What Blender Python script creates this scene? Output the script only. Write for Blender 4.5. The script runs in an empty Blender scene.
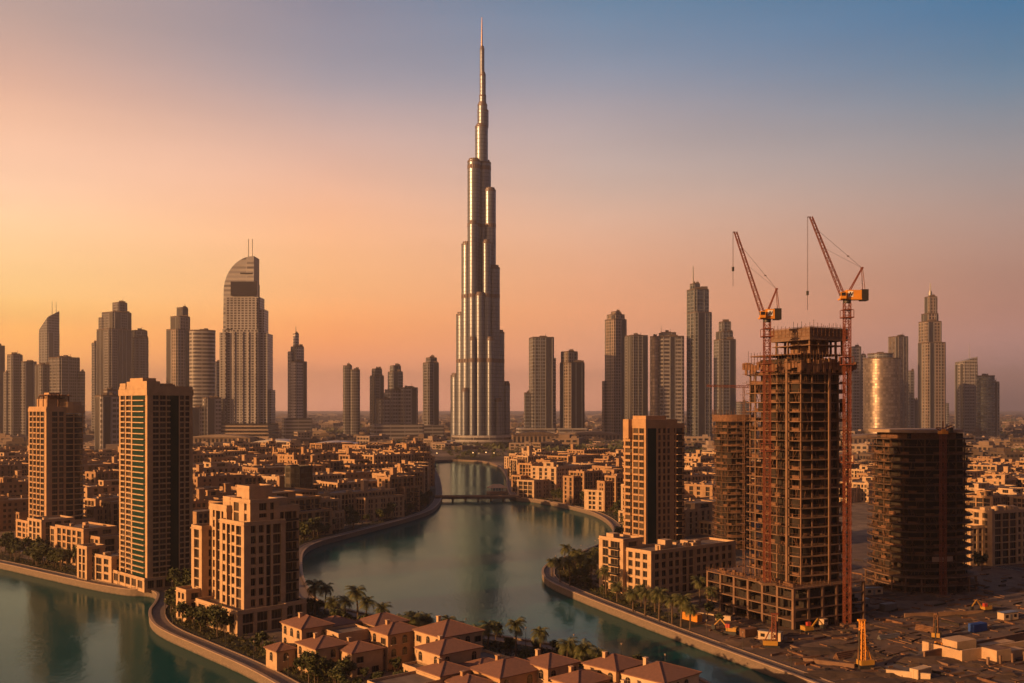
import bpy, math, random
from math import sin, cos, pi, radians, sqrt, atan2
from mathutils import Vector, Matrix
from mathutils.geometry import tessellate_polygon

SC = bpy.context.scene
COL = SC.collection
RND = random.Random(7)

# ------------------------------------------------------------------ camera, world, sun
CAMZ = 72.0
F = 1000.0                      # focal length in pixels of the 1024 px wide frame
HORIZON = 408.0
cam_d = bpy.data.cameras.new('camera'); cam = bpy.data.objects.new('camera', cam_d); COL.objects.link(cam)
cam.location = (0, 0, CAMZ); cam.rotation_euler = (pi/2, 0, 0)
cam_d.sensor_width = 36.0; cam_d.lens = 36.0*F/1024.0
cam_d.shift_y = (HORIZON-341.5)/1024.0
cam_d.clip_start = 1.0; cam_d.clip_end = 120000.0
SC.camera = cam

SUN_AZ = radians(-122)          # from +Y (view direction) towards the left, a little behind the camera
SUN_EL = radians(12.0)
SUN_DIR = Vector((sin(SUN_AZ)*cos(SUN_EL), cos(SUN_AZ)*cos(SUN_EL), sin(SUN_EL)))
sl = bpy.data.lights.new('sun', 'SUN'); sun = bpy.data.objects.new('sun', sl); COL.objects.link(sun)
sl.energy = 5.0; sl.angle = radians(0.6); sl.color = (1.0, 0.50, 0.19)
sun.rotation_euler = SUN_DIR.to_track_quat('Z', 'Y').to_euler()
sun.location = (-400, 0, 500)

SC.view_settings.view_transform = 'Standard'; SC.view_settings.look = 'None'
SC.view_settings.exposure = 0.6; SC.view_settings.gamma = 1.0
SC.view_settings.use_curve_mapping = False
SC.render.engine = 'CYCLES'
cy = SC.cycles
cy.use_denoising = True
cy.max_bounces = 5; cy.diffuse_bounces = 2; cy.glossy_bounces = 3; cy.transmission_bounces = 2
cy.transparent_max_bounces = 4; cy.volume_bounces = 0
cy.caustics_reflective = False; cy.caustics_refractive = False
cy.sample_clamp_indirect = 4.0

def s2l(c):
    return tuple((x/255/12.92 if x/255 <= .04045 else ((x/255+.055)/1.055)**2.4) for x in c)+(1.0,)

world = bpy.data.worlds.new('World'); SC.world = world
world.use_nodes = True
nt = world.node_tree; nt.nodes.clear()
def N(t, **k):
    n = nt.nodes.new(t)
    for a, b in k.items(): setattr(n, a, b)
    return n
L = lambda a, b: nt.links.new(a, b)
def mth(op, a, b=None, clamp=False):
    n = N('ShaderNodeMath', operation=op); n.use_clamp = clamp
    for i, v in enumerate((a, b)):
        if v is None: continue
        if hasattr(v, 'is_linked'): L(v, n.inputs[i])
        else: n.inputs[i].default_value = v
    return n.outputs[0]
def ramp(fac, stops, interp='B_SPLINE'):
    n = N('ShaderNodeValToRGB'); n.color_ramp.interpolation = interp
    e = n.color_ramp.elements
    e[0].position, e[0].color = stops[0][0], s2l(stops[0][1])
    e[1].position, e[1].color = stops[-1][0], s2l(stops[-1][1])
    for p, c in stops[1:-1]:
        k = e.new(p); k.color = s2l(c)
    L(fac, n.inputs[0]); return n.outputs[0]
tc = N('ShaderNodeTexCoord'); sp = N('ShaderNodeSeparateXYZ'); L(tc.outputs['Generated'], sp.inputs[0])
X, Y, Z = sp.outputs
# height above the horizon: asin(z) in units of 60 degrees
el = mth('MULTIPLY', mth('ARCSINE', Z), 1/radians(60), True)
az = mth('ARCTAN2', X, Y)      # 0 forward, negative left
# sky colours by column (azimuth) and by height above the horizon, linear light, quartered for the ramps
ELE = [[0.0, 0.0117, 0.0734, 0.101, 0.1845, 0.2696, 0.347, 0.5934, 1.0472], [0.0, 0.0069, 0.056, 0.1107, 0.2018, 0.2941, 0.3774, 0.5934, 1.0472], [0.0, 0.013, 0.0577, 0.1062, 0.2043, 0.2977, 0.3818, 0.5934, 1.0472], [0.0, 0.0072, 0.0385, 0.0921, 0.1844, 0.2695, 0.3468, 0.5934, 1.0472]]
TAB = [[[2.522, 0.9571, 0.1253], [2.6, 0.9867, 0.1291], [1.4226, 0.6699, 0.144], [1.1041, 0.6605, 0.2269], [0.937, 0.5794, 0.3472], [0.6751, 0.3982, 0.2827], [0.37, 0.2705, 0.2486], [0.296, 0.2164, 0.1989], [0.0612, 0.0887, 0.1878]], [[2.2067, 0.8477, 0.4733], [2.275, 0.8739, 0.4879], [1.5544, 0.5254, 0.1714], [1.044, 0.4764, 0.1785], [0.8275, 0.4397, 0.2705], [0.3634, 0.2896, 0.2965], [0.171, 0.1843, 0.2435], [0.1368, 0.1474, 0.1948], [0.0395, 0.0723, 0.1746]], [[2.0026, 0.7899, 0.4261], [2.0646, 0.8143, 0.4393], [1.1775, 0.4853, 0.2507], [0.9057, 0.3914, 0.1901], [0.5776, 0.3807, 0.2929], [0.2776, 0.2661, 0.3038], [0.084, 0.1789, 0.2859], [0.0672, 0.1431, 0.2287], [0.0296, 0.0648, 0.1683]], [[0.1856, 0.1163, 0.1543], [0.1914, 0.1199, 0.159], [0.5347, 0.2893, 0.2768], [0.4313, 0.2066, 0.1538], [0.3404, 0.2454, 0.2151], [0.1377, 0.1939, 0.2534], [0.02, 0.1318, 0.2569], [0.016, 0.1054, 0.2055], [0.0176, 0.0452, 0.1384]]]
AZC = [math.atan((p-512)/1000) for p in (20, 328, 598, 1005)]
def column(k):
    n = N('ShaderNodeValToRGB'); n.color_ramp.interpolation = 'CARDINAL'; e = n.color_ramp.elements
    st = [(a/radians(60), c_) for a, c_ in zip(ELE[k], TAB[k])]
    e[0].position = st[0][0]; e[1].position = st[-1][0]
    for p, c_ in st[1:-1]: e.new(p)
    for q, (p, c_) in zip(e, st): q.color = (c_[0]/4, c_[1]/4, c_[2]/4, 1)
    L(el, n.inputs[0]); v = N('ShaderNodeVectorMath', operation='SCALE'); L(n.outputs[0], v.inputs[0]); v.inputs['Scale'].default_value = 4.0
    return v.outputs[0]
def mix(f, a, b):
    n = N('ShaderNodeMix', data_type='RGBA'); L(f, n.inputs[0]); L(a, n.inputs[6]); L(b, n.inputs[7]); return n.outputs[2]
def smooth(v, a, b, kind='SMOOTHSTEP'):
    n = N('ShaderNodeMapRange', interpolation_type=kind); L(v, n.inputs[0])
    n.inputs[1].default_value = a; n.inputs[2].default_value = b; return n.outputs[0]
cols_ = [column(k) for k in range(4)]
c = cols_[0]
for k in range(3): c = mix(smooth(az, AZC[k], AZC[k+1], 'LINEAR'), c, cols_[k+1])
back = ramp(el, [(0, (72, 58, 60)), (.2, (64, 56, 68)), (.45, (46, 50, 74)), (1, (26, 36, 60))])
c = mix(smooth(az, radians(35), radians(100)), c, back)
dim = N('ShaderNodeVectorMath', operation='SCALE'); L(cols_[0], dim.inputs[0]); dim.inputs['Scale'].default_value = .62
c = mix(smooth(az, radians(-32), radians(-62)), c, dim.outputs[0])
c = mix(smooth(az, radians(-112), radians(-165)), c, back)
# glow of the low sun low on the left, outside the frame
sdn = N('ShaderNodeVectorMath', operation='DOT_PRODUCT'); L(tc.outputs['Generated'], sdn.inputs[0]); sdn.inputs[1].default_value = SUN_DIR
gl = mth('POWER', mth('MAXIMUM', sdn.outputs['Value'], 0.0), 7.0)
gcol = N('ShaderNodeMix', data_type='RGBA', blend_type='ADD'); L(gl, gcol.inputs[0]); L(c, gcol.inputs[6]); gcol.inputs[7].default_value = (.5, .2, .065, 1)
# faint uneven air
nz = N('ShaderNodeTexNoise'); mp = N('ShaderNodeMapping'); mp.inputs['Scale'].default_value = (2.2, 2.2, 14)
L(tc.outputs['Generated'], mp.inputs[0]); L(mp.outputs[0], nz.inputs[0]); nz.inputs['Scale'].default_value = 1.6; nz.inputs['Detail'].default_value = 3
nv = N('ShaderNodeMapRange'); L(nz.outputs[0], nv.inputs[0]); nv.inputs[1].default_value = .3; nv.inputs[2].default_value = .7; nv.inputs[3].default_value = .965; nv.inputs[4].default_value = 1.035
cs = N('ShaderNodeVectorMath', operation='SCALE'); L(gcol.outputs[2], cs.inputs[0]); L(nv.outputs[0], cs.inputs['Scale'])
sky = N('ShaderNodeTexSky', sky_type='NISHITA'); sky.sun_disc = False
sky.sun_elevation = SUN_EL; sky.sun_rotation = SUN_AZ; sky.dust_density = 4.0
ns = N('ShaderNodeVectorMath', operation='SCALE'); L(sky.outputs[0], ns.inputs[0]); ns.inputs['Scale'].default_value = 0.05
nis = N('ShaderNodeMix', data_type='RGBA'); nis.inputs[0].default_value = .10; L(cs.outputs[0], nis.inputs[6]); L(ns.outputs[0], nis.inputs[7])
bg = N('ShaderNodeBackground'); L(nis.outputs[2], bg.inputs[0]); bg.inputs[1].default_value = 1.0
wo = N('ShaderNodeOutputWorld'); L(bg.outputs[0], wo.inputs[0])

# ------------------------------------------------------------------ materials
def new_mat(name):
    m = bpy.data.materials.new(name); m.use_nodes = True
    t = m.node_tree
    return m, t, t.nodes['Principled BSDF']
def simple(name, col, rough=.85, metal=0.0, var=.18, scale=.35, bump=0.0, spec=.3):
    m, t, b = new_mat(name)
    b.inputs['Roughness'].default_value = rough; b.inputs['Metallic'].default_value = metal
    b.inputs['Specular IOR Level'].default_value = spec
    g = t.nodes.new('ShaderNodeNewGeometry')
    n = t.nodes.new('ShaderNodeTexNoise'); n.inputs['Scale'].default_value = scale; n.inputs['Detail'].default_value = 5; n.inputs['Roughness'].default_value = .65
    t.links.new(g.outputs['Position'], n.inputs[0])
    oi = t.nodes.new('ShaderNodeObjectInfo')
    r = t.nodes.new('ShaderNodeMapRange'); r.inputs[1].default_value = .3; r.inputs[2].default_value = .7
    r.inputs[3].default_value = 1-var; r.inputs[4].default_value = 1+var; t.links.new(n.outputs[0], r.inputs[0])
    sc = t.nodes.new('ShaderNodeVectorMath'); sc.operation = 'SCALE'; sc.inputs[0].default_value = col
    t.links.new(r.outputs[0], sc.inputs['Scale']); t.links.new(sc.outputs[0], b.inputs['Base Color'])
    if bump:
        bp = t.nodes.new('ShaderNodeBump'); bp.inputs['Strength'].default_value = bump; bp.inputs['Distance'].default_value = .3
        n2 = t.nodes.new('ShaderNodeTexNoise'); n2.inputs['Scale'].default_value = scale*6; n2.inputs['Detail'].default_value = 4
        t.links.new(g.outputs['Position'], n2.inputs[0])
        t.links.new(n2.outputs[0], bp.inputs['Height']); t.links.new(bp.outputs[0], b.inputs['Normal'])
    return m
STONES = [simple('sand_stone', (.44, .29, .165), .9, var=.16), simple('warm_stone', (.42, .26, .14), .9, var=.16),
          simple('pale_stone', (.50, .36, .22), .9, var=.14), simple('ochre_stone', (.38, .225, .115), .9, var=.16)]
STONE, STONE2, STONE3, STONE4 = STONES
TOWN = [simple('town_sand', (.42, .27, .15), .92, var=.2), simple('town_brown', (.33, .20, .11), .92, var=.2), simple('town_buff', (.45, .31, .185), .92, var=.2), simple('town_ochre', (.37, .22, .11), .92, var=.2)]
ROOFTOP = simple('flat_roof', (.17, .125, .09), .95, var=.3, scale=.2)
CONCRETE = simple('bare_concrete', (.17, .098, .06), .92, var=.3, scale=.25)
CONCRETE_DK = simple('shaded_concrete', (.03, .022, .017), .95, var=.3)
CONCRETE_DIM = simple('shade_dimmed_concrete', (.105, .062, .038), .95, var=.35, scale=.3)  # darker copy of bare concrete: shade painted into rounded towers, pads dimmed too
FORM = simple('formwork_timber', (.15, .075, .04), .9, var=.4, scale=.8)
NETTING = simple('safety_netting', (.16, .10, .07), .9, var=.35, scale=.6)
PAVING = simple('promenade_paving', (.17, .125, .095), .9, var=.2, scale=.5)
QUAY = simple('quay_stone', (.34, .26, .19), .9, var=.28, scale=.6)
COPING = simple('coping_stone', (.30, .21, .145), .85, var=.15)
EARTH = simple('site_earth', (.07, .045, .03), .97, var=.5, scale=.09, bump=.6)
MUD = simple('trodden_mud', (.125, .082, .056), .97, var=.4, scale=.16, bump=.5)
ASPHALT = simple('asphalt', (.055, .052, .05), .9, var=.2)
MARK = simple('road_paint', (.7, .68, .62), .8, var=.1)
TARMAC_L = simple('worn_road', (.12, .10, .085), .9, var=.25)
STEEL = simple('grey_steel', (.25, .24, .23), .5, .7)
DARKMETAL = simple('dark_metal', (.05, .045, .04), .5, .5)
CRANE_R = simple('crane_red_paint', (.15, .042, .02), .55, .0, var=.2)
CRANE_Y = simple('crane_orange_paint', (.62, .25, .03), .5, .0, var=.12)
CRANE_W = simple('white_panel', (.75, .7, .62), .6, var=.08)
BLACK = simple('black_paint', (.03, .028, .026), .6)
ROPE = simple('wire_rope', (.12, .07, .05), .6, .3)
RED = simple('red_paint', (.38, .05, .025), .5, var=.1)
BLUE = simple('blue_tarpaulin', (.02, .06, .25), .5, var=.15)
YELLOW = simple('yellow_paint', (.36, .19, .03), .5, var=.15)
TRUNK = simple('tree_bark', (.10, .065, .04), .95, var=.3, scale=2)
WHITE_ROOF = simple('white_roof_sheet', (.62, .56, .5), .6, var=.12, scale=.05)
HOUSE = [simple('far_house_sand', (.20, .14, .095), .95, var=.3, scale=.02), simple('far_house_pale', (.28, .21, .155), .95, var=.25, scale=.02), simple('far_house_brown', (.10, .07, .05), .95, var=.3, scale=.02)]

def leafmat(name, c1, c2):
    m, t, b = new_mat(name)
    g = t.nodes.new('ShaderNodeNewGeometry'); r = t.nodes.new('ShaderNodeMix'); r.data_type = 'RGBA'
    n = t.nodes.new('ShaderNodeTexNoise'); n.inputs['Scale'].default_value = .8; t.links.new(g.outputs['Position'], n.inputs[0])
    mr = t.nodes.new('ShaderNodeMapRange'); mr.inputs[1].default_value = .35; mr.inputs[2].default_value = .65; t.links.new(n.outputs[0], mr.inputs[0])
    t.links.new(mr.outputs[0], r.inputs[0]); r.inputs[6].default_value = c1+(1,); r.inputs[7].default_value = c2+(1,)
    t.links.new(r.outputs[2], b.inputs['Base Color']); b.inputs['Roughness'].default_value = .7; b.inputs['Specular IOR Level'].default_value = .2
    return m
LEAF = leafmat('tree_foliage', (.045, .055, .018), (.085, .085, .03))
PALM = leafmat('palm_fronds', (.055, .065, .02), (.11, .10, .035))
SHRUB = leafmat('shrub_foliage', (.04, .045, .016), (.085, .07, .028))

def glass(name, col, rough=.12, spec=.6, metal=0.0):
    m, t, b = new_mat(name)
    b.inputs['Base Color'].default_value = col+(1,); b.inputs['Roughness'].default_value = rough
    b.inputs['Specular IOR Level'].default_value = spec; b.inputs['Metallic'].default_value = metal
    return m
WIN = glass('window_glass', (.022, .018, .016), .15, .5)
WIN2 = glass('window_glass_curtained', (.07, .05, .035), .3, .4)
GREEN = glass('green_glass', (.004, .026, .02), .4, .12)
DARKGLASS = glass('dark_glass', (.02, .018, .018), .2, .4)
FRAME = simple('window_frame', (.20, .14, .09), .7)

def roof_tile():
    m, t, b = new_mat('terracotta_tiles')
    uv = t.nodes.new('ShaderNodeUVMap'); s = t.nodes.new('ShaderNodeSeparateXYZ'); t.links.new(uv.outputs[0], s.inputs[0])
    w = t.nodes.new('ShaderNodeMath'); w.operation = 'PINGPONG'; w.inputs[1].default_value = .16; t.links.new(s.outputs[0], w.inputs[0])
    w2 = t.nodes.new('ShaderNodeMath'); w2.operation = 'FRACT'; k = t.nodes.new('ShaderNodeMath'); k.operation = 'MULTIPLY'; k.inputs[1].default_value = 2.4
    t.links.new(s.outputs[1], k.inputs[0]); t.links.new(k.outputs[0], w2.inputs[0])
    ad = t.nodes.new('ShaderNodeMath'); ad.operation = 'ADD'; t.links.new(w.outputs[0], ad.inputs[0])
    k3 = t.nodes.new('ShaderNodeMath'); k3.operation = 'MULTIPLY'; k3.inputs[1].default_value = .08; t.links.new(w2.outputs[0], k3.inputs[0]); t.links.new(k3.outputs[0], ad.inputs[1])
    bp = t.nodes.new('ShaderNodeBump'); bp.inputs['Distance'].default_value = 1.0; bp.inputs['Strength'].default_value = .8; t.links.new(ad.outputs[0], bp.inputs['Height']); t.links.new(bp.outputs[0], b.inputs['Normal'])
    g = t.nodes.new('ShaderNodeNewGeometry'); n = t.nodes.new('ShaderNodeTexNoise'); n.inputs['Scale'].default_value = 1.2; n.inputs['Detail'].default_value = 4
    t.links.new(g.outputs['Position'], n.inputs[0]); cr = t.nodes.new('ShaderNodeMix'); cr.data_type = 'RGBA'
    cr.inputs[6].default_value = (.13, .062, .04, 1); cr.inputs[7].default_value = (.25, .115, .07, 1)
    t.links.new(n.outputs[0], cr.inputs[0]); t.links.new(cr.outputs[2], b.inputs['Base Color']); b.inputs['Roughness'].default_value = .85
    return m
TILE = roof_tile()

def fac(name, glass_c, frame_c, fh=3.6, bw=4.0, ff=.35, vf=.2, metal=.0, rough=.25, frough=.6, spec=.5, fmetal=0.0, var=(.55, 1.6)):
    """curtain wall: floor bands and mullions laid out in metres along the wall"""
    m, t, b = new_mat(name); nn = t.nodes.new; lk = t.links.new
    def M_(op, a, bb=None):
        n = nn('ShaderNodeMath'); n.operation = op
        for i, v in enumerate((a, bb)):
            if v is None: continue
            if hasattr(v, 'is_linked'): lk(v, n.inputs[i])
            else: n.inputs[i].default_value = v
        return n.outputs[0]
    uv = nn('ShaderNodeUVMap'); s = nn('ShaderNodeSeparateXYZ'); lk(uv.outputs[0], s.inputs[0])
    u = M_('DIVIDE', s.outputs[0], bw); v = M_('DIVIDE', s.outputs[1], fh)
    mu = M_('LESS_THAN', M_('FRACT', u), vf); mv = M_('LESS_THAN', M_('FRACT', v), ff)
    mask = M_('MAXIMUM', mu, mv)
    cb = nn('ShaderNodeCombineXYZ'); lk(M_('FLOOR', u), cb.inputs[0]); lk(M_('FLOOR', v), cb.inputs[1])
    wn = nn('ShaderNodeTexWhiteNoise'); wn.noise_dimensions = '2D'; lk(cb.outputs[0], wn.inputs[0])
    mr = nn('ShaderNodeMapRange'); lk(wn.outputs[0], mr.inputs[0]); mr.inputs[3].default_value = var[0]; mr.inputs[4].default_value = var[1]
    g = nn('ShaderNodeVectorMath'); g.operation = 'SCALE'; g.inputs[0].default_value = glass_c; lk(mr.outputs[0], g.inputs['Scale'])
    ge = nn('ShaderNodeNewGeometry'); no = nn('ShaderNodeTexNoise'); no.inputs['Scale'].default_value = .02; no.inputs['Detail'].default_value = 3; lk(ge.outputs['Position'], no.inputs[0])
    mr2 = nn('ShaderNodeMapRange'); lk(no.outputs[0], mr2.inputs[0]); mr2.inputs[1].default_value = .3; mr2.inputs[2].default_value = .7; mr2.inputs[3].default_value = .8; mr2.inputs[4].default_value = 1.2
    f = nn('ShaderNodeVectorMath'); f.operation = 'SCALE'; f.inputs[0].default_value = frame_c; lk(mr2.outputs[0], f.inputs['Scale'])
    mx = nn('ShaderNodeMix'); mx.data_type = 'RGBA'; lk(mask, mx.inputs[0]); lk(g.outputs[0], mx.inputs[6]); lk(f.outputs[0], mx.inputs[7])
    lk(mx.outputs[2], b.inputs['Base Color'])
    rr = nn('ShaderNodeMapRange'); lk(mask, rr.inputs[0]); rr.inputs[3].default_value = rough; rr.inputs[4].default_value = frough; lk(rr.outputs[0], b.inputs['Roughness'])
    if metal or fmetal:
        r2 = nn('ShaderNodeMapRange'); lk(mask, r2.inputs[0]); r2.inputs[3].default_value = metal; r2.inputs[4].default_value = fmetal; lk(r2.outputs[0], b.inputs['Metallic'])
    b.inputs['Specular IOR Level'].default_value = spec
    return m
T_BROWN = fac('facade_brown', (.03, .028, .03), (.14, .13, .13), 6.6, 4.8, .34, .22)
T_TAN = fac('facade_tan', (.05, .04, .035), (.27, .21, .17), 7.2, 7.0, .28, .36, rough=.2, frough=.7)
T_GREY = fac('facade_grey', (.05, .05, .055), (.16, .165, .175), 7.6, 9.0, .34, .12)
T_PALE = fac('facade_pale', (.07, .065, .065), (.31, .285, .265), 7.8, 6.6, .42, .18)
T_BAND = fac('facade_banded', (.06, .055, .055), (.29, .265, .25), 8.0, 30, .45, .03)
T_GLASS = fac('facade_glass', (.16, .15, .15), (.10, .09, .085), 4.0, 3.0, .16, .12, metal=.85, rough=.16, fmetal=.4, frough=.4)
T_GLASSB = fac('facade_blue_glass', (.10, .125, .14), (.15, .155, .16), 7.6, 8.0, .24, .1, metal=.75, rough=.2, fmetal=.2, frough=.5)
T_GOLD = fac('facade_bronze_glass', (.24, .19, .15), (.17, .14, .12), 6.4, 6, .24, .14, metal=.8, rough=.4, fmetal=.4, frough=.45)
T_STEEL = fac('facade_steel_tubes', (.18, .20, .24), (.10, .11, .13), 7.2, 3.0, .18, .28, metal=.6, rough=.32, fmetal=.5, frough=.42, var=(.85, 1.15))
T_MECH = fac('louvred_plant_floor', (.07, .05, .045), (.12, .08, .07), 2.0, 1.2, .4, .3, metal=.3, rough=.5)
PIER = simple('facade_piers', (.20, .195, .195), .7, var=.12, scale=.03)
STRIPG = glass('dark_glass_strip', (.03, .028, .028), .25, .5)
T_SAIL = fac('smooth_sail_cladding', (.20, .195, .20), (.32, .30, .29), 9.0, 60, .5, .02)
T_WHITE = fac('white_facade', (.09, .085, .085), (.52, .47, .43), 7.0, 6.0, .5, .3)
T_ADDR = fac('facade_hotel', (.045, .04, .042), (.30, .285, .28), 5.0, 7.2, .36, .34)

# ------------------------------------------------------------------ mesh helper
class MB:
    def __init__(s): s.v = []; s.f = []; s.m = []; s.uv = []; s.smooth = []
    def add(s, vs, fs, m=0, uvs=None, smooth=False):
        o = len(s.v); s.v += vs
        for i, f in enumerate(fs):
            s.f.append(tuple(o+k for k in f)); s.m.append(m); s.smooth.append(smooth)
            s.uv += (uvs[i] if uvs else [(0.0, 0.0)]*len(f))
    def obox(s, fr, u0, u1, n0, n1, z0, z1, m=0):
        """box in a facade frame: fr=(ox,oy,ang); u along the wall, n outwards"""
        ox, oy, a = fr[:3]; ux, uy = cos(a), sin(a); nx, ny = uy, -ux
        P = lambda u, n, z: (ox+ux*u+nx*n, oy+uy*u+ny*n, z)
        vs = [P(u0, n1, z0), P(u1, n1, z0), P(u1, n0, z0), P(u0, n0, z0), P(u0, n1, z1), P(u1, n1, z1), P(u1, n0, z1), P(u0, n0, z1)]
        fs = [(0, 1, 5, 4), (1, 2, 6, 5), (2, 3, 7, 6), (3, 0, 4, 7), (4, 5, 6, 7), (3, 2, 1, 0)]
        d = abs(n1-n0); w = u1-u0
        side = lambda a_, b_: [(a_, z0), (b_, z0), (b_, z1), (a_, z1)]
        uvs = [side(u0, u1), side(u1, u1+d), side(u1+d, u1+d+w), side(u1+d+w, u1+2*d+w), [(0, 0), (w, 0), (w, d), (0, d)], [(0, 0), (w, 0), (w, d), (0, d)]]
        s.add(vs, fs, m, uvs)
    def box(s, x0, x1, y0, y1, z0, z1, m=0): s.obox((x0, y0, 0), 0, x1-x0, -(y1-y0), 0, z0, z1, m)
    def prism(s, poly, z0, z1, m=0, mtop=None, smooth=False, top=True, z1f=None):
        """vertical walls over a counter-clockwise polygon; z1f(x,y) may slope the top"""
        n = len(poly); h = (lambda p: z1f(*p)) if z1f else (lambda p: z1)
        vs = [(x, y, z0) for x, y in poly]+[(p[0], p[1], h(p)) for p in poly]
        u = 0; fs = []; uvs = []
        for i in range(n):
            j = (i+1) % n; d = math.dist(poly[i], poly[j])
            fs.append((i, j, n+j, n+i)); uvs.append([(u, z0), (u+d, z0), (u+d, h(poly[j])), (u, h(poly[i]))]); u += d
        s.add(vs, fs, m, uvs, smooth)
        if top:
            s.add([(p[0], p[1], h(p)) for p in poly], [tuple(range(n))], m if mtop is None else mtop, [[(.01, .01)]*n])
    def bar(s, a, b, r, m=0, n=4, r1=None):
        a = Vector(a); b = Vector(b); d = b-a
        if d.length < 1e-6: return
        q = d.to_track_quat('Z', 'Y').to_matrix(); r1 = r if r1 is None else r1
        vs = []
        for p, rr in ((a, r), (b, r1)):
            for k in range(n):
                t = 2*pi*(k+.5)/n; vs.append(tuple(p+q @ Vector((cos(t)*rr, sin(t)*rr, 0))))
        fs = [(k, (k+1) % n, n+(k+1) % n, n+k) for k in range(n)]+[tuple(range(n))[::-1], tuple(range(n, 2*n))]
        s.add(vs, fs, m, smooth=False)
    def hip(s, x0, x1, y0, y1, z, h, m=0, ov=.5):
        x0 -= ov; x1 += ov; y0 -= ov; y1 += ov; w = x1-x0; d = y1-y0
        if w >= d: r0 = (x0+d/2, (y0+y1)/2, z+h); r1 = (x1-d/2, (y0+y1)/2, z+h)
        else: r0 = ((x0+x1)/2, y0+w/2, z+h); r1 = ((x0+x1)/2, y1-w/2, z+h)
        A, B, C, D = (x0, y0, z), (x1, y0, z), (x1, y1, z), (x0, y1, z)
        k = .22
        for p, q in ((A, B), (B, C), (C, D), (D, A)):
            s.add([(p[0], p[1], z-k), (q[0], q[1], z-k), q, p], [(0, 1, 2, 3)], m)
        s.add([(A[0], A[1], z-k), (B[0], B[1], z-k), (C[0], C[1], z-k), (D[0], D[1], z-k)], [(3, 2, 1, 0)], m)
        sl_ = sqrt(h*h+(min(w, d)/2)**2)
        if w >= d:
            fc = [((A, B, r1, r0), w, d/2), ((C, D, r0, r1), w, d/2), ((B, C, r1), d, 0), ((D, A, r0), d, 0)]
        else:
            fc = [((B, C, r1, r0), d, w/2), ((D, A, r0, r1), d, w/2), ((A, B, r0), w, 0), ((C, D, r1), w, 0)]
        for vs, W, ins in fc:
            if len(vs) == 4: uvs = [[(0, 0), (W, 0), (W-ins, sl_), (ins, sl_)]]
            else: uvs = [[(0, 0), (W, 0), (W/2, sl_)]]
            s.add(list(vs), [tuple(range(len(vs)))], m, uvs)
        # ridge and hip caps
        for p, q in ((A, r0), (D, r0), (B, r1), (C, r1), (r0, r1)) if w >= d else ((A, r0), (B, r0), (C, r1), (D, r1), (r0, r1)):
            s.bar(p, q, .13, m)
    def mesh(s, name, mats):
        me = bpy.data.meshes.new(name); me.from_pydata(s.v, [], s.f)
        for m in mats: me.materials.append(m)
        me.polygons.foreach_set('material_index', s.m); me.polygons.foreach_set('use_smooth', s.smooth)
        l = me.uv_layers.new(name='UVMap'); flat = []
        for a, b in s.uv: flat += (a, b)
        l.data.foreach_set('uv', flat)
        me.update(); return me
    def build(s, name, mats, parent=None, loc=(0, 0, 0)):
        if not s.f: return None
        if not isinstance(mats, (list, tuple)): mats = [mats]
        o = bpy.data.objects.new(name, s.mesh(name, mats)); COL.objects.link(o); o.parent = parent; o.location = loc
        return o

def tag(o, label=None, cat=None, group=None, kind=None):
    if label: o['label'] = label
    if cat: o['category'] = cat
    if group: o['group'] = group
    if kind: o['kind'] = kind
    return o
def empty(name, loc, rz, label, cat, group=None):
    o = bpy.data.objects.new(name, None); COL.objects.link(o); o.location = loc; o.rotation_euler = (0, 0, rz)
    o.empty_display_size = .1
    return tag(o, label, cat, group)
def copy_tree(o, parent=None):
    c = o.copy(); COL.objects.link(c); c.parent = parent
    for ch in o.children: copy_tree(ch, c)
    return c
ORD = ['leftmost', 'second', 'third', 'fourth', 'fifth', 'sixth', 'seventh', 'eighth', 'ninth', 'tenth', 'eleventh', 'twelfth', 'thirteenth', 'fourteenth', 'fifteenth', 'sixteenth', 'seventeenth', 'eighteenth', 'nineteenth', 'twentieth', 'twenty-first', 'twenty-second', 'twenty-third', 'twenty-fourth', 'twenty-fifth', 'twenty-sixth', 'twenty-seventh', 'twenty-eighth', 'twenty-ninth', 'thirtieth', 'thirty-first', 'thirty-second', 'thirty-third', 'thirty-fourth', 'thirty-fifth']
def G(px, py, z=0.0):
    """the ground point (height z) that the photograph shows at this pixel"""
    y = (CAMZ-z)*F/(py-HORIZON); return ((px-512)/F*y, y)
def XP(px, y): return (px-512)/F*y
def PX(x, y): return 512+F*x/y

# ------------------------------------------------------------------ shore lines
def catmull(P, n=5):
    out = []
    for i in range(len(P)-1):
        p0 = P[max(i-1, 0)]; p1 = P[i]; p2 = P[i+1]; p3 = P[min(i+2, len(P)-1)]
        for k in range(n):
            t = k/n
            out.append(tuple(.5*((2*p1[c])+(-p0[c]+p2[c])*t+(2*p0[c]-5*p1[c]+4*p2[c]-p3[c])*t*t+(-p0[c]+3*p1[c]-3*p2[c]+p3[c])*t**3) for c in (0, 1)))
    out.append(P[-1]); return out
S1 = [G(*p) for p in [(-260, 512), (-150, 534), (-60, 552), (0, 564), (40, 573), (90, 584), (125, 590), (147, 591), (157, 595), (155, 603), (149, 612), (152, 623), (166, 633), (200, 648), (245, 668), (285, 690), (330, 716), (390, 760)]]
S2L = [G(*p) for p in [(430, 461), (437, 472), (441, 484), (442, 496), (438, 505), (428, 512), (400, 521), (350, 534), (318, 543), (304, 552), (302, 566), (305, 582), (318, 600), (350, 611), (400, 621), (450, 629), (520, 640), (600, 653), (680, 672), (730, 696), (790, 740)]]
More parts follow.
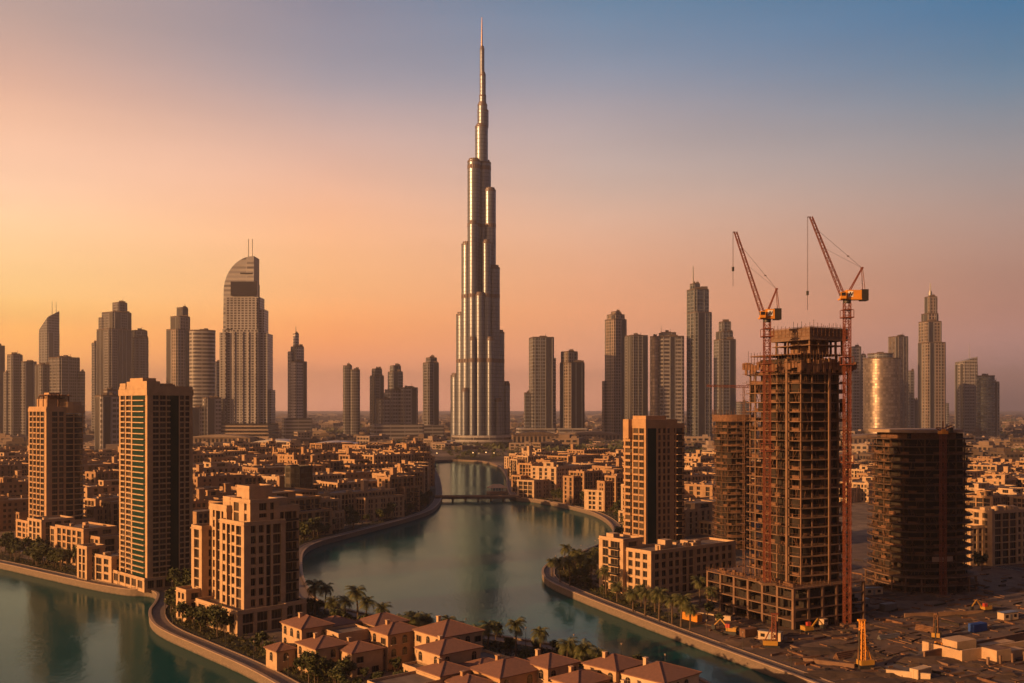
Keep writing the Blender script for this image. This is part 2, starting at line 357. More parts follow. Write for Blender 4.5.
S2R = [G(*p) for p in [(430, 461), (458, 460), (484, 462), (499, 467), (506, 477), (507, 488), (513, 497), (535, 500), (562, 505), (590, 512), (606, 520), (613, 530), (606, 541), (585, 551), (562, 559), (547, 565), (542, 573), (549, 582), (575, 594), (620, 612), (680, 635), (740, 657), (800, 679), (870, 706), (960, 742), (1060, 790)]]
S1c, S2Lc, S2Rc = catmull(S1), catmull(S2L), catmull(S2R)
W1 = S1c+[(-30, 110), (-700, 110), (-700, S1c[0][1])]
W2 = S2Rc+[(180, 110), (60, 110)]+S2Lc[::-1][:-1]
def inside(p, poly):
    x, y = p; r = False; n = len(poly)
    for i in range(n):
        x0, y0 = poly[i]; x1, y1 = poly[i-1]
        if (y0 > y) != (y1 > y) and x < (x1-x0)*(y-y0)/(y1-y0)+x0: r = not r
    return r
def dist_line(p, line):
    b = 1e9; px, py = p
    for (x0, y0), (x1, y1) in zip(line, line[1:]):
        dx, dy = x1-x0, y1-y0; t = max(0, min(1, ((px-x0)*dx+(py-y0)*dy)/(dx*dx+dy*dy+1e-9)))
        b = min(b, math.hypot(px-x0-t*dx, py-y0-t*dy))
    return b
def on_land(p, m=0):
    if inside(p, W1) or inside(p, W2): return False
    return m <= 0 or min(dist_line(p, l) for l in (S1c, S2Lc, S2Rc)) > m
WATER_Z = -2.3

# ground sheet with the two water bodies cut out
def poly_mesh(loops, z):
    vs = [Vector((x, y, z)) for l in loops for x, y in l]
    tris = tessellate_polygon([[Vector((x, y, 0)) for x, y in l] for l in loops])
    mb = MB()
    fs = []
    for t in tris:
        a, b, c_ = (vs[i] for i in t)
        fs.append(t if (b-a).cross(c_-a).z > 0 else t[::-1])
    mb.add([tuple(v) for v in vs], fs, 0); return mb
def ground_mat():
    m, t, b = new_mat('city_ground'); nn = t.nodes.new; lk = t.links.new
    g = nn('ShaderNodeNewGeometry'); n1 = nn('ShaderNodeTexNoise'); n1.inputs['Scale'].default_value = .006; n1.inputs['Detail'].default_value = 7; n1.inputs['Roughness'].default_value = .7
    lk(g.outputs['Position'], n1.inputs[0])
    r = nn('ShaderNodeValToRGB'); e = r.color_ramp.elements; e[0].position = .36; e[0].color = (.05, .042, .024, 1); e[1].position = .66; e[1].color = (.30, .22, .15, 1)
    k = e.new(.5); k.color = (.17, .125, .085, 1); lk(n1.outputs[0], r.inputs[0])
    n2 = nn('ShaderNodeTexNoise'); n2.inputs['Scale'].default_value = .12; n2.inputs['Detail'].default_value = 5; lk(g.outputs['Position'], n2.inputs[0])
    mr = nn('ShaderNodeMapRange'); lk(n2.outputs[0], mr.inputs[0]); mr.inputs[1].default_value = .3; mr.inputs[2].default_value = .7; mr.inputs[3].default_value = .65; mr.inputs[4].default_value = 1.3
    s = nn('ShaderNodeVectorMath'); s.operation = 'SCALE'; lk(r.outputs[0], s.inputs[0]); lk(mr.outputs[0], s.inputs['Scale']); lk(s.outputs[0], b.inputs['Base Color'])
    b.inputs['Roughness'].default_value = .97; b.inputs['Specular IOR Level'].default_value = .1
    return m
GROUND = ground_mat()
o = poly_mesh([[(-17000, -600), (17000, -600), (17000, 24000), (-17000, 24000)], W1, W2], 0).build('ground', GROUND)
tag(o, kind='structure')

def water_mat():
    m = bpy.data.materials.new('lagoon_water'); m.use_nodes = True; t = m.node_tree; t.nodes.clear(); nn = t.nodes.new; lk = t.links.new
    g = nn('ShaderNodeNewGeometry')
    mp = nn('ShaderNodeMapping'); mp.inputs['Scale'].default_value = (1, .55, 1); lk(g.outputs['Position'], mp.inputs[0])
    n1 = nn('ShaderNodeTexNoise'); n1.inputs['Scale'].default_value = .5; n1.inputs['Detail'].default_value = 5; n1.inputs['Roughness'].default_value = .62; lk(mp.outputs[0], n1.inputs[0])
    n2 = nn('ShaderNodeTexNoise'); n2.inputs['Scale'].default_value = .035; n2.inputs['Detail'].default_value = 4; lk(g.outputs['Position'], n2.inputs[0])
    mr = nn('ShaderNodeMapRange'); lk(n2.outputs[0], mr.inputs[0]); mr.inputs[1].default_value = .38; mr.inputs[2].default_value = .62; mr.inputs[3].default_value = .2; mr.inputs[4].default_value = .6
    bp = nn('ShaderNodeBump'); bp.inputs['Distance'].default_value = .2; lk(mr.outputs[0], bp.inputs['Strength']); lk(n1.outputs[0], bp.inputs['Height'])
    df = nn('ShaderNodeBsdfDiffuse'); df.inputs['Color'].default_value = (.003, .062, .060, 1)
    gl_ = nn('ShaderNodeBsdfGlossy'); gl_.inputs['Roughness'].default_value = .10; gl_.inputs['Color'].default_value = (.70, .88, .88, 1); lk(bp.outputs[0], gl_.inputs['Normal'])
    fr = nn('ShaderNodeFresnel'); fr.inputs[0].default_value = 1.33; k = nn('ShaderNodeMath'); k.operation = 'MULTIPLY'; k.inputs[1].default_value = .72; lk(fr.outputs[0], k.inputs[0])
    mx = nn('ShaderNodeMixShader'); lk(k.outputs[0], mx.inputs[0]); lk(df.outputs[0], mx.inputs[1]); lk(gl_.outputs[0], mx.inputs[2])
    o = nn('ShaderNodeOutputMaterial'); lk(mx.outputs[0], o.inputs[0]); return m
WATER = water_mat()
wm = poly_mesh([W1], WATER_Z); w2 = poly_mesh([W2], WATER_Z); wm.add(w2.v, w2.f, 0)
tag(wm.build('water', WATER), kind='structure')

# quays: retaining wall, coping, promenade, planted strip edge
def normals(line, side):
    out = []
    for i in range(len(line)):
        a = line[max(i-1, 0)]; b = line[min(i+1, len(line)-1)]
        dx, dy = b[0]-a[0], b[1]-a[1]; l = math.hypot(dx, dy) or 1
        out.append((dy/l*side, -dx/l*side))
    return out
def strip(line, side, d0, d1, z0, z1, m=0, mb=None, skip=None):
    """ribbon between offsets d0..d1 inland of the line, top at z1, walls down to z0"""
    mb = mb or MB(); nr = normals(line, side); u = 0
    for i in range(len(line)-1):
        if skip and skip(line[i]): continue
        (x0, y0), (x1, y1) = line[i], line[i+1]; (a0, b0), (a1, b1) = nr[i], nr[i+1]
        p = [(x0+a0*d0, y0+b0*d0), (x1+a1*d0, y1+b1*d0), (x1+a1*d1, y1+b1*d1), (x0+a0*d1, y0+b0*d1)]
        L_ = math.dist(p[0], p[1]); v = [(q[0], q[1], z1) for q in p]
        up = (Vector(v[1])-Vector(v[0])).cross(Vector(v[3])-Vector(v[0])).z > 0
        mb.add(v, [(0, 1, 2, 3) if up else (3, 2, 1, 0)], m, [[(u, 0), (u+L_, 0), (u+L_, 1), (u, 1)]])
        if z0 is not None:
            for k0, k1 in ((0, 1), (2, 3)):
                mb.add([(p[k0][0], p[k0][1], z0), (p[k1][0], p[k1][1], z0), (p[k1][0], p[k1][1], z1), (p[k0][0], p[k0][1], z1)], [(0, 1, 2, 3)], m, [[(u, z0), (u+L_, z0), (u+L_, z1), (u, z1)]])
        u += L_
    return mb
def quay_mat():
    m, t, b = new_mat('quay_blocks'); nn = t.nodes.new; lk = t.links.new
    uv = nn('ShaderNodeUVMap'); br = nn('ShaderNodeTexBrick'); lk(uv.outputs[0], br.inputs[0]); br.inputs['Scale'].default_value = .6
    br.inputs['Color1'].default_value = (.20, .145, .10, 1); br.inputs['Color2'].default_value = (.145, .105, .075, 1); br.inputs['Mortar'].default_value = (.12, .085, .06, 1); br.inputs['Mortar Size'].default_value = .03
    g = nn('ShaderNodeNewGeometry'); s = nn('ShaderNodeSeparateXYZ'); lk(g.outputs['Position'], s.inputs[0])
    n = nn('ShaderNodeTexNoise'); n.inputs['Scale'].default_value = .5; n.inputs['Detail'].default_value = 4; lk(g.outputs['Position'], n.inputs[0])
    a = nn('ShaderNodeMath'); a.operation = 'ADD'; lk(s.outputs[2], a.inputs[0]); lk(n.outputs[0], a.inputs[1])
    mr = nn('ShaderNodeMapRange'); lk(a.outputs[0], mr.inputs[0]); mr.inputs[1].default_value = -1.9; mr.inputs[2].default_value = -1.2
    mx = nn('ShaderNodeMix'); mx.data_type = 'RGBA'; lk(mr.outputs[0], mx.inputs[0]); mx.inputs[6].default_value = (.035, .035, .025, 1); lk(br.outputs[0], mx.inputs[7])
    lk(mx.outputs[2], b.inputs['Base Color']); b.inputs['Roughness'].default_value = .9; return m
QUAYM = quay_mat()
SOIL = simple('planted_soil', (.035, .032, .016), .97, var=.5, scale=.8, bump=.6)
SHORES = [(S1c, -1, 'along the left bank and the near point of the canal'), (S2Lc, 1, 'round the villa side and left bank of the lagoon'), (S2Rc, -1, 'round the far end and right bank of the lagoon')]
def railing(line, side, parent):
    m = MB(); nr = normals(line, side); last = None
    for k in range(len(line)-1):
        l = math.dist(line[k], line[k+1]); n = max(1, int(l/2.5))
        for q in range(n):
            t = q/n; p = (line[k][0]+(line[k+1][0]-line[k][0])*t+nr[k][0]*.9, line[k][1]+(line[k+1][1]-line[k][1])*t+nr[k][1]*.9)
            if not (-80 < 512+F*p[0]/p[1] < 1100) or p[1] > 620: last = None; continue
            m.bar((p[0], p[1], .03), (p[0], p[1], 1.15), .045)
            if last: m.bar((last[0], last[1], 1.12), (p[0], p[1], 1.12), .05); m.bar((last[0], last[1], .62), (p[0], p[1], .62), .025)
            last = p
    m.build('railing', DARKMETAL, parent, (-line[0][0], -line[0][1], 0))
def side_of(line, guess):
    i = len(line)//2; nr = normals(line, guess)[i]; p = (line[i][0]+nr[0]*6, line[i][1]+nr[1]*6)
    return guess if not (inside(p, W1) or inside(p, W2)) else -guess
SH = []
for line, g_, txt in SHORES:
    sd = side_of(line, g_); SH.append((line, sd))
    r = empty('quay_wall', (line[0][0], line[0][1], 0), 0, 'pale stone quay wall with coping '+txt, 'quay wall')
    off = (-line[0][0], -line[0][1], 0)
    strip(line, sd, 0.0, .6, -4.5, .35).build('wall', QUAYM, r, off)
    strip(line, sd, -.18, .82, .351, .62).build('coping', COPING, r, off)
    railing(line, sd, r)
    tag(strip(line, sd, .83, 5.2, None, .03).build('promenade', PAVING), kind='structure')
    tag(strip(line, sd, 5.2, 5.5, 0.0, .28).build('kerb', COPING), kind='structure')
    tag(strip(line, sd, 5.5, 15, None, .012, skip=lambda q: q[1] > 900 or (q[0] > 40 and q[1] < 330)).build('planting_strip', SOIL), kind='structure')

# ------------------------------------------------------------------ building system
WCACHE = {}
def win_mesh(w, h, g, arch=False):
    key = (round(w, 1), round(h, 1), g.name, arch)
    if key in WCACHE: return WCACHE[key]
    w, h = key[0], key[1]; mb = MB(); t = .09
    if arch:
        n = 8; r = w/2; pts = [(-r, 0), (r, 0)]+[(r*cos(pi*k/n), h-r+r*sin(pi*k/n)) for k in range(n+1)]
        m_ = len(pts); mb.add([(x, -.05, z) for x, z in pts]+[(x, 0, z) for x, z in pts], [tuple(range(m_))]+[(i, i+m_, (i+1) % m_+m_, (i+1) % m_) for i in range(m_)], 0)
        mb.box(-t/2, t/2, -.09, -.051, 0, h, 1); mb.box(-r, -t/2, -.09, -.051, h-r-.05, h-r+.05, 1); mb.box(t/2, r, -.09, -.051, h-r-.05, h-r+.05, 1)
    else:
        mb.box(-w/2, w/2, -.05, 0, 0, h, 0)
        mb.box(-w/2, w/2, -.12, -.051, 0, t, 1); mb.box(-w/2, w/2, -.12, -.051, h-t, h, 1)
        nb = 2 if w < 2.6 else 3
        for k in range(nb+1):
            x = -w/2+t/2+(w-t)*k/nb; mb.box(x-t/2, x+t/2, -.119, -.051, t, h-t, 1)
    me = mb.mesh('window', [g, FRAME]); WCACHE[key] = (me, mb); return WCACHE[key]
BCACHE = {}
def balc_mesh(w, depth, mat, rail):
    key = (round(w, 1), depth, mat.name, rail)
    if key in BCACHE: return BCACHE[key]
    w = key[0]; mb = MB()
    mb.box(-w/2, w/2, -depth, 0, 0, .22, 0)
    if rail == 'solid':
        mb.box(-w/2, w/2, -depth, -depth+.15, .22, 1.05, 0); mb.box(-w/2, -w/2+.15, -depth+.15, 0, .22, 1.05, 0); mb.box(w/2-.15, w/2, -depth+.15, 0, .22, 1.05, 0)
    else:
        mb.box(-w/2, w/2, -depth, -depth+.08, 1.0, 1.08, 1)
        mb.box(-w/2+.1, w/2-.1, -depth+.03, -depth+.05, .3, 1.0, 2)
    me = mb.mesh('balcony', [mat, FRAME, DARKGLASS]); BCACHE[key] = (me, mb); return BCACHE[key]
class Bld:
    def __init__(s, name, label, cat, loc, rz, mat, group=None, wincap=100, parts=True, glassm=WIN):
        s.root = empty(name, (loc[0], loc[1], 0), rz, label, cat, group); s.loc = loc; s.rz = rz; s.mat = mat
        s.wall = MB(); s.win = []; s.bal = []; s.strips = MB(); s.extra = {}; s.roofs = []; s.cap = wincap; s.parts = parts; s.g = glassm
    def facade(s, fr, width, z0, nf, fh, cols, d=.45, sp=.3):
        tot = sum(c_[1] for c_ in cols); k = width/tot; u = 0; H = nf*fh; n = len(cols)
        for i, (ty, w) in enumerate(cols):
            w *= k; a, b = u, u+w; u += w
            if ty == 'p':
                s.wall.obox(fr, a-(d if i == 0 and fr[3] else 0), b+(d if i == n-1 and fr[3] else 0), 0, d, z0, z0+H)
            elif ty == 'G':
                s.strips.obox(fr, a, b, 0, d-.2, z0, z0+H)
                for f in range(nf): s.wall.obox(fr, a, b-.2, d-.199, d+.7, z0+f*fh, z0+f*fh+.42)
            elif ty == 'D':
                s.extra.setdefault('dark', MB()).obox(fr, a, b, 0, .06, z0, z0+H)
                for f in range(nf): s.wall.obox(fr, a, b, .061, .2, z0+f*fh, z0+f*fh+.3)
            elif ty == 'g':
                s.strips.obox(fr, a, b, 0, d-.15, z0, z0+H)
            else:
                for f in range(nf):
                    z = z0+f*fh
                    if ty in 'wsvh':
                        h0 = sp*fh if ty != 'v' else .12*fh
                        s.wall.obox(fr, a, b, 0, d-.1 if ty != 'h' else d+.3, z, z+h0)
                        s.win.append((fr, (a+b)/2, z+h0+.01, w-.05, fh-h0-.02, False))
                    elif ty == 'a':
                        ww = min(w*.62, 1.7); s.wall.obox(fr, a, b, 0, d-.1, z, z+.3*fh)
                        s.wall.obox(fr, a, (a+b-ww)/2, 0, d-.1, z+.3*fh, z+fh); s.wall.obox(fr, (a+b+ww)/2, b, 0, d-.1, z+.3*fh, z+fh)
                        s.wall.obox(fr, (a+b-ww)/2, (a+b+ww)/2, 0, d-.1, z+.86*fh, z+fh)
                        s.win.append((fr, (a+b)/2, z+.3*fh+.01, ww-.02, .56*fh-.02, False))
                    elif ty in 'bB':
                        s.win.append((fr, (a+b)/2, z+.3, w-.05, fh-.35, False))
                        s.bal.append((fr, (a+b)/2, z, w+(.1 if ty == 'b' else .5), 'solid' if ty == 'b' else 'glass'))
    def vol(s, x0, x1, y0, y1, z0, nf, fh, front, lft, rightc=None, backc=None, d=.45, sp=.3, parapet=1.0, band=0.0, cornice=.25, roof=True):
        H = nf*fh; zt = z0+H
        s.wall.box(x0, x1, y0, y1, z0, zt, 0)
        s.facade((x0, y0, 0, True), x1-x0, z0, nf, fh, front, d, sp)
        s.facade((x0, y1, -pi/2, False), y1-y0, z0, nf, fh, lft, d, sp)
        s.facade((x1, y0, pi/2, False), y1-y0, z0, nf, fh, rightc or lft[::-1], d, sp)
        s.facade((x1, y1, pi, True), x1-x0, z0, nf, fh, backc or front[::-1], d, sp)
        e = d+cornice
        if roof:
            s.wall.box(x0-e, x1+e, y0-e, y1+e, zt+.002, zt+band+.35, 0)
            zr = zt+band+.35; t = .35
            if parapet:
                s.wall.box(x0-d, x1+d, y0-d, y0-d+t, zr, zr+parapet, 0); s.wall.box(x0-d, x1+d, y1+d-t, y1+d, zr, zr+parapet, 0)
                s.wall.box(x0-d, x0-d+t, y0-d+t, y1+d-t, zr, zr+parapet, 0); s.wall.box(x1+d-t, x1+d, y0-d+t, y1+d-t, zr, zr+parapet, 0)
            s.roofs.append(MB()); s.roofs[-1].box(x0-d+t, x1+d-t, y0-d+t, y1+d-t, zr+.004, zr+.12, 0)
            return zr
        return zt
    def roofbits(s, x0, x1, y0, y1, z, rnd, n=5):
        s.plants = getattr(s, 'plants', []); mb = MB(); s.plants.append(mb)
        for i in range(n):
            w, dd, h = rnd.uniform(1.2, 3.5), rnd.uniform(1.2, 3), rnd.uniform(.8, 2.2)
            x = rnd.uniform(x0+.5, max(x0+.6, x1-w-.5)); y = rnd.uniform(y0+.5, max(y0+.6, y1-dd-.5)); mb.box(x, x+w, y, y+dd, z+.12, z+.12+h, 0)
    def done(s):
        s.wall.build('wall', s.mat, s.root); s.strips.build('glass_strip', GREEN, s.root)
        MT = {'roof': ROOFTOP, 'roof_plant': STONE3, 'dome': STONE3, 'mast': STEEL, 'pergola': FORM, 'dark': DARKGLASS}
        for mb in getattr(s, 'plants', []): mb.build('roof_plant', s.mat, s.root)
        for mb in s.roofs: mb.build('roof', ROOFTOP, s.root)
        for k, mb in s.extra.items(): mb.build('glazing' if k == 'dark' else k, MT.get(k, s.mat), s.root)
        ca, sa = cos(s.rz), sin(s.rz); camv = (-s.loc[0], -s.loc[1])
        def info(fr, u, z):
            ux, uy = cos(fr[2]), sin(fr[2]); x, y = fr[0]+ux*u, fr[1]+uy*u; nx, ny = uy, -ux
            wx, wy = s.loc[0]+ca*x-sa*y, s.loc[1]+sa*x+ca*y; wnx, wny = ca*nx-sa*ny, sa*nx+ca*ny
            return (x, y), (nx, ny), (wnx*-wx+wny*-wy > 0), wx*wx+wy*wy+(z-CAMZ)**2
        rr = random.Random(int(s.loc[0]*7+s.loc[1]))
        for kind, items, cap in (('window', s.win, s.cap), ('balcony', s.bal, s.cap)):
            if not items: continue
            L_ = []
            for it in items:
                p, nn_, vis, dd = info(it[0], it[1], it[2]); L_.append((not vis, dd, it, p, nn_))
            L_.sort(key=lambda q: (q[0], q[1])); merged = MB()
            for i, (nv_, dd, it, p, nn_) in enumerate(L_):
                if kind == 'window':
                    g = s.g if rr.random() < .8 else WIN2
                    me, mb = win_mesh(it[3], it[4], g, it[5]); off = .03
                else: me, mb = balc_mesh(it[3], 1.3, s.mat, it[4]); off = .46; g = None
                x, y = p[0]+nn_[0]*off, p[1]+nn_[1]*off; a = it[0][2]
                if s.parts and i < cap and not nv_:
                    o = bpy.data.objects.new(kind, me); COL.objects.link(o); o.parent = s.root; o.location = (x, y, it[2]); o.rotation_euler = (0, 0, a)
                else:
                    c_, d_ = cos(a), sin(a)
                    if not s.parts and kind == 'window':
                        if nv_: continue
                        hw = it[3]/2-.03; vs = [(x+c_*u_, y+d_*u_, it[2]+z_) for u_, z_ in ((-hw, 0), (hw, 0), (hw, it[4]), (-hw, it[4]))]
                        merged.add(vs, [(0, 1, 2, 3)], 2 if g is WIN2 else 0); continue
                    mo = (0, 0, 1 if g is WIN2 else 0)
                    vs = [(x+c_*v[0]-d_*v[1], y+d_*v[0]+c_*v[1], it[2]+v[2]) for v in mb.v]
                    o0 = len(merged.v); merged.v += vs; merged.f += [tuple(o0+k for k in f) for f in mb.f]; merged.uv += mb.uv; merged.smooth += mb.smooth
                    merged.m += [(2 if (q == 0 and g is WIN2) else q) for q in mb.m]
            if merged.f:
                o = merged.build(kind, [s.g, FRAME, WIN2] if kind == 'window' else [s.mat, FRAME, DARKGLASS], s.root)
                tag(o, kind='stuff')
        return s.root

def C(spec):
    """'p1 w3 p.5 ...' -> columns"""
    return [(q[0], float(q[1:])) for q in spec.split()]

rz = radians
# ---- hero 1: tan tower with the dark green glass strip (left foreground)
c0 = G(148, 591); th = rz(44)
b = Bld('apartment_tower', 'tall tan tower with dark green glass strip down its face, left foreground by the canal', 'tower', c0, th, STONE)
fh = 2.2; GREEN.node_tree.nodes['Principled BSDF'].inputs['Roughness'].default_value = .45
fr_ = C('p2.0 h3.0 p.35 h3.0 p.3 h1.6 g4.2 p.6 w2.1 p.5 w2.1 p.8'); lf_ = C('p.5 h3.0 p.5 h3.2 p.7 G8.0 p.8')
b.vol(0, 17.8, 0, 25.5, 4.4, 33, fh, fr_, lf_, band=2.2, parapet=1.1, d=.6, sp=.24)
b.wall.box(-.9, 4.5, -.9, 18, 79.6, 82.6, 0); b.wall.box(.5, 6, 6, 18, 79.6, 84.0, 0); b.wall.box(9, 14, 8, 15, 79.5, 82, 0); b.wall.box(-.95, 3.0, 19, 24.5, 79.6, 82.0, 0)
b.roofbits(8, 18, 2, 20, 79.4, RND, 6)
b.vol(-2.2, 20, -2.2, 28, 0, 1, 4.4, C('p1 w3 p1 w3 p1 w3 p1 w3 p1 w3 p1 w3 p1'), C('p1 w3 p1 w3 p1 w3 p1 w3 p1 w3 p1'), parapet=.8)
b.vol(22.5, 33, 2, 20, 0, 3, 3.4, C('p1 v2.4 p.8 v2.4 p1'), C('p1 w2 p1 w2 p1 w2 p1'))
b.done()

# ---- hero 2: left tan tower with rounded side
c0 = G(47, 540); th = rz(46)
b = Bld('apartment_tower', 'tan tower with rounded balconied side and open roof pergola, near the left edge', 'tower', c0, th, STONE2)
fh = 3.05
b.vol(0, 9.4, 0, 24, 9, 20, fh, C('p2.2 w2.6 p.7 w2.2 p.5'), C('p.5 h2.6 p.5 h2.6 p.5 h2.6 p.5 h3 p1.3'), band=1.4, d=.6, sp=.22)
# rounded bay on the right: ring of slabs around a glazed drum
mbr = b.extra.setdefault('rounded_bay', MB()); mg = b.extra.setdefault('dark', MB())
ell = lambda r, n=20: [(14.0+r*cos(t), 7.6+r*1.05*sin(t)) for t in [2*pi*k/n for k in range(n)]]
mg.prism(ell(7.6), 0, 68, 0)
for f in range(23): mbr.prism(ell(9.3), 3+f*fh-.2, 3+f*fh+.3, 0); 
for k in range(3):
    t = -pi/2+(k-1)*.8; x, y = 14.0+8.35*cos(t), 7.6+8.35*1.05*sin(t); mbr.bar((x, y, 0), (x, y, 70), .38)
mbr.prism(ell(8.9), 69.2, 73.0, 0); mbr.prism(ell(7.6), 73.0, 75.4, 0)
b.wall.box(1, 12, 3, 17, 72.5, 77.0, 0); b.vol(9.8, 20.5, 10, 23, 0, 22, fh, C('p1 h2 p1'), C('p1 w2 p1'), d=.3, sp=.3)
pg = b.extra.setdefault('pergola', MB())
for k in range(7): pg.box(1+k*1.9, 1.4+k*1.9, 1+(k%3), 14, 79.0, 79.4, 0)
for k in range(4): pg.box(.5, 14, 1+k*3.6, 1.4+k*3.6, 78.4, 78.98, 0)
for k in range(9): pg.box(RND.uniform(0, 10), RND.uniform(11, 14), RND.uniform(0, 10), RND.uniform(11, 14), 77+k*.13, 77.1+k*.13, 0)
b.wall.box(3, 9, 5, 12, 77, 80.5, 0)
for x, y in ((1, 1), (12, 1), (1, 14), (12, 14), (6.5, 1), (1, 7.5)): pg.bar((x, y, 71), (x, y, 78.4), .45)
b.vol(-7, 24, -4, 24, 0, 3, 3.0, C('p1.5 w3 p1 w2 p1 w3 p1.5 w3 p1'), C('p1 w3 p1 w2 p1 w3 p1 w2 p1'))
b.done()

# ---- hero 3: stepped mid-rise on the point
c0 = G(245, 632); th = rz(43)
b = Bld('apartment_block', 'stepped twelve storey honey stone block standing on the canal point beside the villas', 'apartment block', c0, th, STONE)
fh = 3.4
W_ = C('p.7 w1.7 p.7')
b.vol(0, 13.5, 0, 15, 3.4, 9, fh, C('p1.4 w1.5 p.9 w1.5 p.8 D1.4 p.7 v2.4 p.8'), C('p.8 w1.5 p.7 D1.6 p.7 w1.5 p.8 v2.4 p.8'), d=.8)
b.vol(2.0, 13, 15.5, 26, 0, 11, fh, C('p1 w2 p1 w2 p1'), C('p1.3 w1.3 p.8 D2.8 p.8 w1.3 p1.3'), d=.9, band=.8)
b.vol(-1.6, 5.5, 26.5, 33, 0, 9, fh, C('p1 w2 p1'), C('p.8 v2.1 p.8'), d=.7)
b.vol(3.4, 13, 2.5, 15, 34.0, 2, fh, C('p2 w2 p1 w1 p1'), C('p1 v2 p2 w1 p1'), d=.5)
b.vol(13.8, 20.5, 3, 17, 0, 11, fh, C('p.5 v2.4 p.5 B4.4 p.4 B2.6 p.3'), C('p1 w2 p1 w2 p1'), d=.7, band=.8)
b.vol(7, 15, 10, 18, 38, 2, 3.3, C('p1'), C('p1'), d=.3)
b.wall.box(15, 19, 6, 12, 38.5, 41.8, 0); b.wall.box(4, 8, 18, 23, 38.2, 42, 0)
b.vol(-4.5, 12, -4.0, 24, 0, 2, 3.4, C('p1 v3 p1 v3 p1 v3 p1'), C('p1 v3 p1 v2 p1 v2 p1 v3 p1 v2 p1'), d=.6)
b.vol(-7, -2, 27, 33.5, 0, 3, 3.2, C('p1 w2 p1'), C('p1 w2 p1 w2 p1'), d=.6)
b.vol(12.4, 20.5, -2, 3, 0, 2, 3.4, C('p1 v3 p1 v3 p1'), C('p1 v2 p1'), d=.6)
b.roofbits(1, 12, 1, 14, 34.5, RND, 3)
pg = b.extra.setdefault('pergola', MB())
for k in range(5): pg.box(14.5+k*1.2, 14.7+k*1.2, 13, 16.5, 40.9, 41.1, 0)
for x, y in ((14.6, 13.2), (19.4, 13.2), (14.6, 16.3), (19.4, 16.3)): pg.bar((x, y, 38.5), (x, y, 40.9), .12)
b.done()

# ---- hero 4: tan tower right of the lagoon
c0 = G(646, 566); th = rz(32)
b = Bld('apartment_tower', 'tan tower with dark green strip rising from the low block on the right lagoon bank', 'tower', c0, th, STONE4)
Yc = c0[1]; zt4 = CAMZ+(408-424)/F*Yc
fh = 3.1; n4 = int((zt4-10)/fh)
b.vol(0, 22, 0, 15, 10, n4, fh, C('p.5 g4.8 p1.0 w1.5 p1.1 w1.5 p.9 w1.5 p2.2 w.8 p.5 B3.4 p.4'), C('p.4 b3.8 p.6 h2.8 p.4 h2.6 p.6'), rightc=C('p.5 B4 p1 B4 p.5'), d=.5, band=.8, sp=.24)
zt = 10+n4*fh+1.1
b.wall.box(-.9, 18, -.9, 14, zt, zt+3.0, 0); b.wall.box(2, 14, 2.5, 12, zt+3.0, zt+4.6, 0); b.wall.box(-3, -.9, 9, 13, zt-6, zt+3, 0)
b.done()
# its low-rise podium block
c0 = G(651, 598); th = rz(38)
b = Bld('apartment_block', 'five storey curved stone block with terraces at the foot of the right bank tower', 'apartment block', c0, th, STONE)
fh = 3.3
b.vol(0, 48, 0, 13, 0, 5, fh, C('p1.2 w1.8 p1 w1.8 p1.2 w1.8 p.8 w1.8 p1.2 v2 p.8 v2 p1.4 w1.8 p.8 w1.8 p1.2 w1.8 p.8 w1.8 p1.2 w1.8 p1 w1.8 p1.2'), C('p1 w1.6 p1 w1.8 p1 w1.6 p1'), d=.6)
b.vol(-1.5, 8, 13.5, 26, 0, 6, fh, C('p1 w2 p1'), C('p1.2 v2.6 p1 B4 p1'), d=.6)
b.vol(10, 30, 13.5, 24, 0, 4, fh, C('p1 w2 p1 w2 p1 w2 p1'), C('p1 w2 p1 w2 p1'), d=.6)
b.wall.box(-.5, 3, 20, 24, 20, 22.4, 0); b.wall.box(12, 16, 4, 8, 17, 20.5, 0); b.wall.box(26, 29, 5, 9, 17, 19, 0)
b.roofbits(2, 40, 1, 11, 16.8, RND, 8)
b.done()
# ---- podium houses along the left bank
def lowblock(px, py, th, label, vols, mat=STONE):
    c_ = G(px, py); b = Bld('apartment_block', label, 'apartment block', c_, th, mat, group='low stone blocks on the left canal bank')
    for v in vols: b.vol(*v[:7], C(v[7]), C(v[8]), d=.55, sp=.28)
    b.roofbits(vols[0][0], vols[0][1], vols[0][2], vols[0][3], vols[0][4]+vols[0][5]*vols[0][6]+.4, RND, 3)
    b.done()
lowblock(42, 548, rz(48), 'low stone block of four storeys below the pergola tower, leftmost on the canal bank', [(0, 16, 0, 16, 0, 4, 3.3, 'p1 v2 p1 w2 p1 w2 p1', 'p1 w2 p1 v2 p1 w2 p1'), (4, 16, -8, -.6, 0, 3, 3.3, 'p1 v2 p1 v2 p1', 'p1 v2 p1')])
lowblock(84, 567, rz(50), 'low arcaded stone block between the two left towers on the canal bank', [(0, 15, 0, 26, 0, 5, 3.2, 'p1 w2 p1 w2 p1', 'p1 v2.4 p1 w2 p.8 v2.4 p1 w2 p1 v2.4 p1'), (3, 18, -9, -.6, 0, 4, 3.2, 'p1 v2.5 p1 v2.5 p1', 'p1 v2.4 p1 v2.4 p1')], STONE2)
lowblock(112, 583, rz(50), 'low stepped stone block right at the foot of the green striped tower', [(0, 12, 0, 14, 0, 3, 3.2, 'p1 w2 p1 w2 p1', 'p1 v2.4 p1 w2 p1'), (-3, 4, 14.6, 22, 0, 4, 3.2, 'p1 w2 p1', 'p1 v2 p1 v2 p1')])

